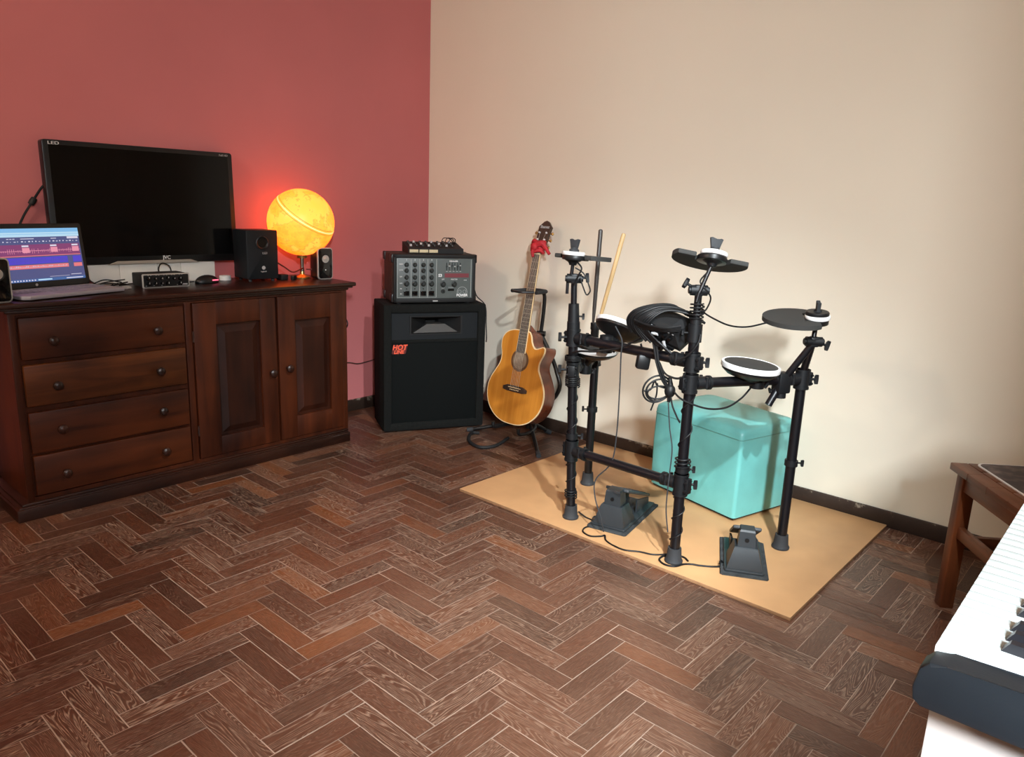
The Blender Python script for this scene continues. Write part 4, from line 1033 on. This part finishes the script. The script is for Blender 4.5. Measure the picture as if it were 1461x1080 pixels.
    for f, z0, z1, n_, r in ((Lz, .53, .565, 5, .026), (Lz, .625, .645, 4, .028), (Fz, .84, .895, 5, .021), (Lz, .095, .125, 3, .0225), (Fz, .345, .385, 3, .025)):
        B(MB().tube(helix(f, z0, z1, n_, r), .0026, 6, 2), 'wound_lead', 'cable')
drum_rack()

# ------------------------------------------------------------------ cymbal pads
def cymbal(name_label, hub, out, nrm, r=.108, hub_off=.055, cap=False):
    """hub: point where the rod meets the pad; out: from hub to the pad centre; nrm: pad normal"""
    m = frame(x=V(out), z=V(nrm), o=hub)                      # local x runs from hub to the far edge
    t = thing('cymbal_pad', name_label, 'cymbal pad', hub, tuple(m.to_3x3().to_euler()), 'cymbal pads of the electronic kit')
    cut = .05
    a0 = math.acos((hub_off + .006) / r)
    arc = [(hub_off + r * math.cos(a), r * math.sin(a)) for a in [(-PI + a0) + (2 * PI - 2 * a0) * i / 44 for i in range(45)]]
    out_ = arc + [(-.006, .054), (.044, .048), (.044, -.048), (-.006, -.054)]
    p = MB().prism(out_, -.006, .009, None, .0035).build('pad', 'pad_rubber', t)
    hp = [(x + .012, y) for x, y in [(.050 * math.cos(a), .046 * math.sin(a)) for a in [2 * PI * i / 32 for i in range(32)]]]
    MB().prism(hp, -.010, .006, None, .002).build('hub_plate', 'black_plastic', t)
    MB().lathe([(0, -.028), (.012, -.028), (.017, -.018), (.03, -.011), (.03, -.008)], Matrix.Translation((.0, 0, 0)), 24).build('hub_socket', 'rack_clamp', t)
    MB().prism([(x - .002, y) for x, y in [(.040 * math.cos(a), .042 * math.sin(a)) for a in [2 * PI * i / 32 for i in range(32)]]], .006, .020, None, .004).build('white_cap', 'white_plastic', t)
    if cap: MB().lathe([(0, .031), (.034, .031), (.037, .028), (.037, .018)], None, 32).build('black_cap', 'black_plastic', t)
    n = MB().lathe([(.0175, .019), (.0175, .027), (.0125, .030), (.0125, .034)], None, 20)
    fm = frame(x=(0, 1, 0), z=(1, 0, 0))
    n.prism([(-.013, .030), (.013, .030), (.0205, .062), (.014, .064), (0, .058), (-.014, .064), (-.0205, .062)], -.006, .006, fm, .002)
    n.build('wing_nut', 'rubber', t)
    return t
rt = V((.75, .66, 0)); aw = V((-.66, .75, 0)); upv = V((0, 0, 1))
def rod(t, a, b_, r=.0065):
    MB().cyl(a, b_, r, seg=14).build('rod', 'rack_tube', t, world=True)
c1 = cymbal('black cymbal pad on the leftmost drum post near the guitar', (1.757, -.894, 1.000), rt * .68 + aw * .73 + V((0, 0, -.06)), V((0, 0, 1)) + aw * .05 + rt * .05, .102)
rod(c1, Lz(.925) - rt * .012, V((1.757, -.894, .985))); rod(c1, V((1.744, -.903, .925)), V((1.744, -.903, .87)), .0055)
c2 = cymbal('black cymbal pad raised highest and tilted away on the front drum post', (2.286, -.882, 1.036), aw - upv * .28 - rt * .03, upv + aw * .28 + rt * .17, .118, .036)
rod(c2, V((2.2665, -.912, .93)), V((2.286, -.884, 1.020))); rod(c2, V((2.2665, -.912, .935)), V((2.262, -.918, .90)), .0055)
c3 = cymbal('black cymbal pad seen from above on the right drum post', (2.510, -.560, .842), -rt * .97 + aw * .22 + upv * .045, upv - aw * .13 - rt * .05, .108, .062, True)
rod(c3, V((2.513, -.575, .775)), V((2.510, -.561, .822)), .008)

# ------------------------------------------------------------------ drum pads
def drum_pad(label, c, nrm, mount, r=.096, xdir=(1, 0, 0)):
    m = frame(x=xdir, z=V(nrm), o=c)
    t = thing('drum_pad', label, 'drum pad', c, tuple(m.to_3x3().to_euler()), 'round drum pads of the electronic kit')
    MB().lathe([(r - .010, .0115), (r - .006, .0135), (r - .001, .011), (r, .004), (r - .001, -.0035), (r - .005, -.005), (r - .012, -.005)], None, 56).build('rim', 'white_plastic', t)
    MB().lathe([(0, .0122), (r - .011, .0122), (r - .0085, .0115)], None, 48).build('head', 'pad_rubber', t)
    MB().lathe([(r - .003, -.003), (r - .005, -.012), (r - .022, -.026), (.045, -.034), (.030, -.044), (0, -.044)], None, 40).build('shell', 'black_plastic', t)
    k = MB(); a = m @ V((0, 0, -.040)); mt = V(mount)
    k.cyl(a, a + (mt - a) * .98, .0125, seg=16)
    k.ball(a, .02, 16)
    k.cyl(mt - V((0, 0, .03)), mt + V((0, 0, .03)), .0235, seg=20)
    wing(k, mt + V((.75, .66, -.6)) * .016, V((.75, .66, -.6)), .7)
    k.build('mount', 'rack_clamp', t, world=True)
    return t
drum_pad('round white rimmed drum pad lying flat on the right crossbar above the ottoman', (2.368, -.706, .681), upv + rt * .075 - aw * .04, (2.385, -.680, .640))
drum_pad('round white rimmed drum pad behind the left drum post', (1.780, -.768, .664), upv + rt * .06 - aw * .13, (1.725, -.735, .580))
drum_pad('round white rimmed drum pad tilted away beside the drum module', (1.897, -.776, .752), upv + aw * .38 + rt * .42, (1.905, -.872, .708))

# ------------------------------------------------------------------ drum module wrapped in its leads
def module():
    c = V((2.150, -.880, .806)); yaw = math.atan2(-.037, .469) + .12
    t = thing('drum_module', 'black drum module wrapped in cables on the upper crossbar', 'drum module', c, (math.radians(28), math.radians(16), yaw))
    b = MB(); W, D, H = .150, .10, .085
    b.loft([[(-W / 2, -D / 2 + .01, -H / 2), (W / 2, -D / 2 + .01, -H / 2), (W / 2, D / 2, -H / 2), (-W / 2, D / 2, -H / 2)],
            [(-W / 2, -D / 2, -H / 4), (W / 2, -D / 2, -H / 4), (W / 2 + .01, D / 2 + .012, -H / 4), (-W / 2, D / 2 + .012, -H / 4)],
            [(-W / 2, -D / 2, H / 3), (W / 2 - .02, -D / 2, H / 3), (W / 2 - .01, D / 2, H / 4), (-W / 2, D / 2, H / 4)],
            [(-W / 2 + .02, -D / 2 + .012, H / 2), (W / 2 - .04, -D / 2 + .012, H / 2), (W / 2 - .04, D / 2 - .02, H / 2 - .006), (-W / 2 + .02, D / 2 - .02, H / 2 - .006)]])
    body = b.build('case', 'black_matte', t, angle=20)
    j = MB()
    for i in range(5): j.cyl((-.045 + i * .022, -D / 2 + .004, .006), (-.045 + i * .022, -D / 2 - .012, .006), .0065, seg=12)
    j.build('plugs', 'black_gloss', body)
    w = MB()
    for i in range(7): w.b2((-.05 + i * .016, -D / 2 - .0012, .021), (-.044 + i * .016, -D / 2 + .001, .024))
    w.build('printed_marks', 'print_grey', body)
    for x, z, tl in ((-.045, -.018, .3), (.028, -.022, -.3), (-.01, .004, 1.3)):
        m = Matrix.Translation((x, -D / 2 - .012, z)) @ Matrix.Rotation(tl, 4, 'Y')
        MB().lathe([(0, -.012), (.005, -.012), (.005, .012), (0, .012)], m, 10).build('plug_tip', 'print_grey', body)
    k = MB(); k.cyl((0, .0, -H / 2 + .004), (-.02, -.015, -.105), .0125, seg=16); k.b2((-.05, -.045, -H / 2 - .012), (.05, .04, -H / 2 + .003), .003); k.build('bracket', 'rack_clamp', t)
    cb = MB()
    for i in range(11):                      # hank of leads thrown over the case
        s = i / 10
        x0 = -.085 + .055 * s; dz = random.uniform(-.004, .004)
        cb.tube([(x0 - .012 + .1 * s, -.062 - .010 * random.random(), -.030 - .012 * s), (x0 - .028 * (1 - s), -.072, .012 + dz), (x0 - .012 * (1 - s), -.055, .050 + dz), (x0 + .03, -.01, .066 + .006 * random.random()),
                 (x0 + .08 + .02 * s, .028, .062 + dz), (x0 + .12 + .015 * s, .045, .035)], .0042, 8, 6)
    for i in range(4):
        cb.tube([(-.080, -.066 - .004 * i, -.012 + .016 * i), (-.03, -.074 - .003 * i, .022 + .008 * i), (.03, -.068 - .002 * i, .040 + .006 * i), (.070, -.04, .044 + .006 * i)], .0040, 8, 6)
    cb.build('lead_hank', 'cable', t)
module()
def cable(name, pts, r, label, m='cable', closed=False):
    return tag(MB().tube([V(p) for p in pts], r, 8, 8, closed=closed).build(name, m), label, 'cable')
# hanging leads below the module
hb = MB()
for i in range(5):
    d = V((random.uniform(-.008, .008), random.uniform(-.008, .008), 0))
    hb.tube([V((2.120, -.915, .765)) + d * 1.5, V((2.140, -.925, .715)) + d, V((2.150, -.93, .690)) + d, V((2.172, -.926, .64)) + d * 1.2, V((2.186, -.918, .612)) + d * .4], .0038, 8, 6)
tag(hb.build('lead_bunch', 'cable'), 'bunch of black leads hanging down from the drum module', 'cable')
lc = V((2.155, -.929, .602)); a_, b_ = V((.70, .70, .05)).normalized(), V((0.1, 0, 1)).normalized()
ring = lambda r, q=1.0, o=V((0, 0, 0)), ph=0.: [lc + o + a_ * (r * math.cos(x + ph)) + b_ * (r * q * math.sin(x + ph)) for x in [2 * PI * i / 14 for i in range(14)]]
lo = MB(); lo.tube(ring(.046), .0032, 8, 3, closed=True); lo.tube(ring(.041, .92, V((.004, .004, -.004))), .0032, 8, 3, closed=True); lo.tube(ring(.036, .62, V((.004, .004, -.012))), .0030, 8, 3, closed=True)
lo.tube([lc + a_ * .034 + b_ * .0, lc + b_ * .012, lc - a_ * .012 + b_ * .028, lc - a_ * .020, lc - a_ * .042 - b_ * .006], .003, 8, 6)
lo.tube([lc + b_ * .02 - a_ * .002, lc - b_ * .02 + a_ * .002, lc - b_ * .055 - a_ * .004, lc - b_ * .075 - a_ * .008], .0028, 8, 6)
tag(lo.build('lead_coil', 'cable'), 'round coil of black lead dangling below the drum module', 'cable')
pg = MB(); pg.ball((2.194, -.912, .600), 1, 18, (.018, .018, .023)); pg.cyl((2.194, -.912, .62), (2.19, -.913, .645), .009, .006, seg=12); pg.cyl((2.194, -.912, .585), (2.193, -.913, .562), .009, .005, seg=12)
tag(pg.build('plug_junction', 'rack_clamp'), 'black knob shaped lead junction beside the dangling coil', 'connector')
tag(MB().box((2.075, -.897, .676), (.044, .036, .050), Matrix.Rotation(.75, 3, 'Z') @ Matrix.Rotation(.12, 3, 'Y'), .007).build('hanging_block', 'black_plastic'), 'small black block hanging beneath the upper crossbar left of the coil', 'block')
bpy.data.objects[-1] if False else None
cable('hanger_lead', [(2.060, -.895, .735), (2.066, -.893, .715), (2.073, -.894, .703)], .0035, 'short black lead holding the hanging block under the crossbar')
cable('pedal_lead', [(1.990, -.950, .790), (2.016, -.944, .745), (2.013, -.938, .69), (2.003, -.916, .558), (1.992, -.898, .40), (1.973, -.890, .289), (1.921, -.904, .214), (1.930, -.914, .15), (1.968, -.922, .080), (1.975, -.912, .03)], .0024, 'thin grey lead falling from the drum module to the left pedal', 'rubber')
cable('junction_lead', [(2.193, -.914, .560), (2.206, -.914, .478), (2.222, -.914, .405), (2.222, -.918, .303), (2.224, -.922, .20), (2.238, -.922, .12)], .0022, 'thin dark lead hanging from the junction along the front drum post', 'rubber')
cable('pad_lead', [(2.196, -.912, .612), (2.238, -.928, .590), (2.275, -.915, .574), (2.318, -.874, .559), (2.350, -.817, .560), (2.368, -.755, .582), (2.378, -.711, .612)], .0032, 'black lead sagging below the right crossbar to the flat drum pad')
cable('cymbal_lead', [(2.268, -.893, .872), (2.290, -.861, .850), (2.326, -.809, .825), (2.360, -.753, .819), (2.391, -.690, .829), (2.408, -.662, .838)], .0028, 'thin black lead sagging between front post and right cymbal pad')
cable('rack_lead', [(2.150, -.920, .690), (2.180, -.931, .660), (2.214, -.930, .650), (2.240, -.925, .655), (2.248, -.922, .672)], .0036, 'black lead looping from the hanging bunch to the front drum post')
cable('second_junction_lead', [(2.198, -.914, .59), (2.215, -.924, .555), (2.236, -.924, .52), (2.245, -.920, .505)], .003, 'short black lead from the junction to the front drum post')
cable('crossbar_lead', [(1.806, -.935, .668), (1.85, -.945, .682), (1.90, -.94, .688), (1.95, -.93, .70), (2.00, -.925, .715), (2.05, -.92, .745), (2.09, -.93, .765)], .0036, 'black lead running along the upper crossbar below the tilted pad')
cable('post_lead', [(1.775, -.905, .905), (1.792, -.905, .94), (1.800, -.90, .965), (1.778, -.898, .985)], .003, 'black lead arching at the top of the left drum post')
cable('post_loop_lead', [(1.772, -.900, .965), (1.80, -.885, .945), (1.818, -.875, .905), (1.822, -.872, .885), (1.812, -.878, .872), (1.800, -.886, .90), (1.790, -.892, .93)], .0026, 'black lead loop hanging beside the left post boom joint')
cable('cymbal_post_lead', [(2.281, -.897, .995), (2.262, -.905, .965), (2.278, -.905, .945), (2.292, -.885, .915), (2.284, -.888, .88), (2.268, -.895, .86)], .0026, 'black lead hanging beside the rod of the tilted cymbal pad')
for s, lb in ((0, 'black lead arching from the module leads to the front post clamp'),):
    cable('module_lead', [(2.215, -.935, .700), (2.262, -.935, .735), (2.285, -.925, .775), (2.283, -.912, .80)], .0034, lb)
z = MT + .0032
cable('floor_lead', [(1.808, -.842, z + .02), (1.833, -.826, z), (1.868, -.832, z), (1.898, -.86, z), (1.888, -.905, z), (1.905, -.94, z), (1.945, -.95, z), (1.972, -.925, z), (1.984, -.915, z + .004), (2.005, -.938, z), (2.045, -.953, z), (2.095, -.955, z), (2.140, -.928, z), (2.185, -.912, z), (2.222, -.870, z)], .003,
      'black lead lying on the board between left pedal and front post')
cable('foot_lead', [(2.295, -.868, z), (2.270, -.853, z), (2.235, -.863, z), (2.216, -.895, z), (2.220, -.930, z), (2.25, -.948, z), (2.282, -.936, z), (2.296, -.90, z), (2.315, -.880, z), (2.340, -.868, z), (2.372, -.845, z), (2.393, -.82, z), (2.404, -.80, z + .01)], .0034,
      'black lead curling round the front post foot to the right pedal')

# ------------------------------------------------------------------ drum sticks
def stick(a, d, L, mname, label):
    t = tag(MB().lathe([(0, 0), (.0022, .001), (.0034, .006), (.0028, .012), (.0046, .03), (.0078, .10), (.0086, .2), (.0086, L - .006), (.0062, L - .0015), (0, L)], frame(z=d, o=a), 18).build('drumstick', mname), label, 'drumstick', 'drumsticks standing in the cup')
stick(V((1.655, -.606, .688)), V((.009, 0, .40)), .405, 'stick_black', 'black drumstick standing upright in the cup on the rack')
stick(V((1.669, -.600, .690)), V((.097, 0, .385)), .405, 'stick_wood', 'pale wooden drumstick leaning to the right in the cup')

# ------------------------------------------------------------------ pedals
def pedal(label, loc, rz, Lg, W=.135):
    t = thing('drum_pedal', label, 'pedal', loc, (0, 0, rz), 'pedals of the electronic kit')
    random.seed(int(loc[0] * 1000))
    o = []
    for x, y in rect(W + .022, Lg + .02, .006, 2): o.append((x + random.uniform(-.003, .003), y + Lg / 2 + random.uniform(-.003, .003)))
    MB().prism(o, 0, .007, None, .002).build('grip_mat', 'rag', t)
    bm_ = MB(); bm_.prism([(x, y + Lg / 2) for x, y in rect(W, Lg - .01, .008)], .007, .016, None, .002)
    bm_.build('base_plate', 'pedal', t)
    q = lambda w, y0, y1, z: [(-w / 2, y0, z), (w / 2, y0, z), (w / 2, y1, z), (-w / 2, y1, z)]
    tw = MB(); tw.loft([q(W - .016, .010, .125, .015), q(W - .016, .010, .125, .022), q(W - .052, .028, .100, .085), q(W - .056, .032, .098, .088)]); tw.build('tower', 'pedal', t, angle=20)
    up_ = MB(); up_.loft([q(W - .070, .034, .092, .086), q(W - .078, .038, .088, .140), q(W - .084, .042, .086, .146)]); up_.build('head_block', 'pedal', t, angle=20)
    MB().cyl((0, .033, .113), (0, .040, .113), .007, seg=14).build('bolt', 'black_plastic', t)
    fp = MB(); y0, z0, y1, z1 = .075, .140, Lg - .012, .045; w = .092
    R = Matrix.Rotation(math.atan2(z1 - z0, y1 - y0), 3, 'X')
    fp.box((0, (y0 + y1) / 2, (z0 + z1) / 2), (w, math.hypot(y1 - y0, z1 - z0), .012), R, .004)
    fp = fp.build('footboard', 'pedal', t)
    for i in range(9):
        s = .2 + i * .085; yy = y0 + (y1 - y0) * s; zz = z0 + (z1 - z0) * s + .0066
        MB().box((0, yy, zz), (w * .8, .008, .003), R, .001, 1).build('tread_rib', 'rubber', fp)
    sd = MB()
    for s in (-1, 1):
        x = s * (w / 2 - .004); sd.loft([[(x - .003, Lg * .55, .014), (x - .003, Lg - .02, .014), (x - .003, Lg - .02, .040), (x - .003, Lg * .55, .070)], [(x + .003, Lg * .55, .014), (x + .003, Lg - .02, .014), (x + .003, Lg - .02, .040), (x + .003, Lg * .55, .070)]])
    sd.build('hinge_cheeks', 'pedal', t, angle=20)
    MB().tube([(-.066, .06, .012), (-.075, .055, .018), (-.078, .045, .012)], .0035, 8).build('jack', 'black_plastic', t)
pedal('dark grey drum pedal between the two front drum posts', (1.957, -.864, MT), math.radians(11.5), .335)
pedal('dark grey drum pedal on fuzzy mat in front of the ottoman', (2.478, -.828, MT), math.radians(27), .270, .128)

# ------------------------------------------------------------------ stool with a printed sheet on its seat
def stool():
    a = math.atan2(-.8, .6); R = Matrix.Rotation(a, 3, 'Z'); p0 = V((2.948, -.507, 0))
    t = thing('wooden_stool', 'brown slatted wooden stool by the cream wall behind the keyboard', 'stool', p0, (0, 0, a))
    L, D, H = .40, .34, .457
    st = MB()
    n = 5; wd = (L - .004 * (n - 1)) / n
    for i in range(n): st.b2((i * (wd + .004) , .052, H - .022), (i * (wd + .004) + wd, D - .052, H), .002)
    st.b2((0, 0, H - .022), (L, .050, H), .003); st.b2((0, D - .05, H - .022), (L, D, H), .003)
    for i in range(1, 4): st.b2((i * .105 - .0006, -.0006, H - .0215), (i * .105 + .0006, .0495, H + .0004))
    st.build('seat', 'stool_seat', t)
    for x in (.022, L - .062):
        for y in (.014, D - .054):
            MB().b2((x, y, 0), (x + .04, y + .04, H - .022), .003).build('leg', 'stool_wood', t)
    for lo, hi, n_ in (((.06, .02, H - .072), (L - .06, .038, H - .022), 'apron'), ((.06, D - .038, H - .072), (L - .06, D - .02, H - .022), 'apron'), ((.028, .05, H - .072), (.046, D - .05, H - .022), 'apron'), ((L - .046, .05, H - .072), (L - .028, D - .05, H - .022), 'apron'),
                       ((.06, .024, .235), (L - .06, .044, .272), 'stretcher'), ((.032, .05, .20), (.052, D - .05, .235), 'stretcher')):
        MB().b2(lo, hi, .002).build(n_, 'stool_seat', t)
    s = thing('printed_sheet', 'dark printed sheet with white border lying on the wooden stool seat', 'sheet', p0 + R @ V((.20, .205, H)), (0, 0, a))
    MB().prism(rect(.395, .275, .03, 6), 0, .0030, None, .0008).build('white_border', 'white_plastic', s)
    MB().prism(rect(.383, .263, .026, 6), .0028, .0034).build('print', 'dark_print', s)
stool()

# ------------------------------------------------------------------ keyboard on a white table
def keyboard():
    X0, X1, Y0, Y1 = 3.245, 3.56, -2.256, -.96
    tb = thing('white_table', 'white table carrying the electric keyboard at the right edge', 'table', (3.48, -1.58, 0))
    B = lambda mb, n, m_, p, **k: mb.build(n, m_, p, world=True, **k)
    ZT = .695
    B(MB().b2((3.257, -2.205, ZT - .02), (3.70, -.98, ZT), .002), 'table_top', 'table_white', tb)
    B(MB().b2((3.257, -2.205, 0), (3.70, -2.185, ZT - .02), .0015), 'side_panel', 'table_white', tb); B(MB().b2((3.257, -1.0, 0), (3.70, -.98, ZT - .02), .0015), 'side_panel', 'table_white', tb)
    B(MB().b2((3.66, -2.185, .25), (3.68, -1.0, ZT - .02), .0015), 'back_panel', 'table_white', tb)
    t = thing('electric_keyboard', 'black electric keyboard with white keys standing on the white table', 'keyboard', (3.40, -1.6, ZT))
    c = MB()
    c.b2((X0 + .004, Y0 + .03, ZT), (X1, Y1 - .03, ZT + .029), .003)
    c.b2((X0 + .165, Y0 + .03, ZT + .027), (X1, Y1 - .03, ZT + .072), .008)
    B(c, 'case', 'kb_black', t)
    for ya, yb in ((Y0, Y0 + .034), (Y1 - .034, Y1)):
        pts = [(X0 + .010, ZT), (X0 + .002, ZT + .006), (X0, ZT + .02), (X0 + .004, ZT + .042), (X0 + .012, ZT + .0515), (X0 + .028, ZT + .054), (X0 + .15, ZT + .056), (X0 + .18, ZT + .072), (X1, ZT + .072), (X1, ZT)]
        m = frame(x=(1, 0, 0), z=(0, -1, 0), o=(0, yb, 0))
        B(MB().prism(pts, 0, yb - ya, m, .004), 'end_cheek', 'kb_black', t, angle=30)
    kp = .0235; y = Y0 + .0345; i = 0; order = 'EFGABCD'; kz = ZT + .055
    while y + kp < Y1 - .033:
        B(MB().b2((X0 + .009, y + .0005, kz - .024), (X0 + .160, y + kp - .0005, kz), .0012, 2), 'white_key', 'kb_white', t)
        nx = y + kp
        if order[i % 7] in 'FGACD' and nx + kp < Y1 - .033:
            off = {'F': -.003, 'G': 0, 'A': .003, 'C': -.002, 'D': .002}[order[i % 7]]
            k = MB(); yc = nx + off; xa, xb = X0 + .060, X0 + .160
            k.loft([[(xa, yc - .0065, kz - .002), (xb, yc - .0065, kz - .002), (xb, yc + .0065, kz - .002), (xa, yc + .0065, kz - .002)], [(xa + .008, yc - .005, kz + .0105), (xb, yc - .005, kz + .0115), (xb, yc + .005, kz + .0115), (xa + .008, yc + .005, kz + .0105)]])
            B(k, 'black_key', 'kb_blackkey', t, angle=20)
        y = nx; i += 1
keyboard()

# ------------------------------------------------------------------ ceiling lamp (above the frame), daylight, camera
def lamp():
    t = thing('ceiling_lamp', 'round glass ceiling lamp near the wall opposite the guitar', 'lamp', (LX, LY, RZ))
    MB().lathe([(0, 0), (.07, 0), (.07, -.025), (0, -.025)], None, 32).build('ceiling_plate', 'chrome', t)
    MB().ball((0, 0, -.10), .085, 32).build('shade', 'lamp_glass', t)
LX, LY = 1.0, -3.9
lamp()
def area(name, loc, target, sx, sy, power, col, spread=180):
    l = bpy.data.lights.new(name, 'AREA'); l.shape = 'RECTANGLE'; l.size = sx; l.size_y = sy; l.energy = power; l.color = col; l.spread = math.radians(spread)
    o = bpy.data.objects.new(name, l); COL.objects.link(o); o.location = loc
    o.rotation_euler = (V(target) - V(loc)).to_track_quat('-Z', 'Y').to_euler(); return o
area('window_daylight', (RX + .36, -4.00, 2.30), (RX - 1, -4.00, 2.30), .58, .80, 1650, (.88, .95, 1.0))
l = bpy.data.lights.new('lamp_bulb', 'POINT'); l.energy = 58; l.color = (1.0, .86, .70); l.shadow_soft_size = .05
o = bpy.data.objects.new('lamp_bulb', l); COL.objects.link(o); o.location = (LX, LY, RZ - .23)
# cool white ceiling spotlight above the keyboard, turned to the drums
SP, ST = V((3.58, -2.22, 2.60)), V((1.78, -1.02, .10))
def spot_lamp():
    d = (ST - SP).normalized(); t = thing('ceiling_spotlight', 'small white spotlight on the ceiling turned towards the drum kit', 'lamp', SP)
    m = frame(z=-d)
    MB().lathe([(.030, -.03), (.034, -.03), (.030, .07), (.012, .085), (0, .085)], m, 28).build('housing', 'frame_white', t)
    MB().cyl((0, 0, .02), (0, 0, RZ - SP.z), .008, seg=12).build('stem', 'frame_white', t)
spot_lamp()
l = bpy.data.lights.new('spot_beam', 'SPOT'); l.energy = 530; l.color = (.88, .96, 1.0); l.shadow_soft_size = .035; l.spot_size = math.radians(60); l.spot_blend = 1.0
o = bpy.data.objects.new('spot_beam', l); COL.objects.link(o); o.location = SP + (ST - SP).normalized() * .045; o.rotation_euler = (ST - SP).to_track_quat('-Z', 'Y').to_euler()
w = bpy.data.worlds.new('sky'); sc.world = w; w.use_nodes = True
w.node_tree.nodes['Background'].inputs[0].default_value = (.75, .85, 1.0, 1); w.node_tree.nodes['Background'].inputs[1].default_value = 1.0

cam = bpy.data.cameras.new('camera'); cam.sensor_width = 36; cam.lens = 1069.335 / 1461 * 36; cam.clip_start = .02
co = bpy.data.objects.new('camera', cam); COL.objects.link(co); sc.camera = co
yaw, pit, rol = 0.7212, 0.2303, -0.0379
fw = V((-math.sin(yaw) * math.cos(pit), math.cos(yaw) * math.cos(pit), -math.sin(pit))); r0 = V((math.cos(yaw), math.sin(yaw), 0)); d0 = fw.cross(r0)
r2 = r0 * math.cos(rol) + d0 * math.sin(rol); d2 = d0 * math.cos(rol) - r0 * math.sin(rol)
mw = Matrix.Identity(4)
for i in range(3): mw[i][0] = r2[i]; mw[i][1] = -d2[i]; mw[i][2] = -fw[i]
mw.translation = V((3.3774, -3.0417, 1.18)); co.matrix_world = mw

sc.view_settings.view_transform = 'Standard'; sc.view_settings.look = 'None'; sc.view_settings.gamma = 1.0; sc.view_settings.exposure = 0.0
sc.view_settings.use_curve_mapping = False
try:
    sc.cycles.use_denoising = True; sc.cycles.max_bounces = 8; sc.cycles.diffuse_bounces = 5; sc.cycles.sample_clamp_indirect = 6.0
except Exception: pass
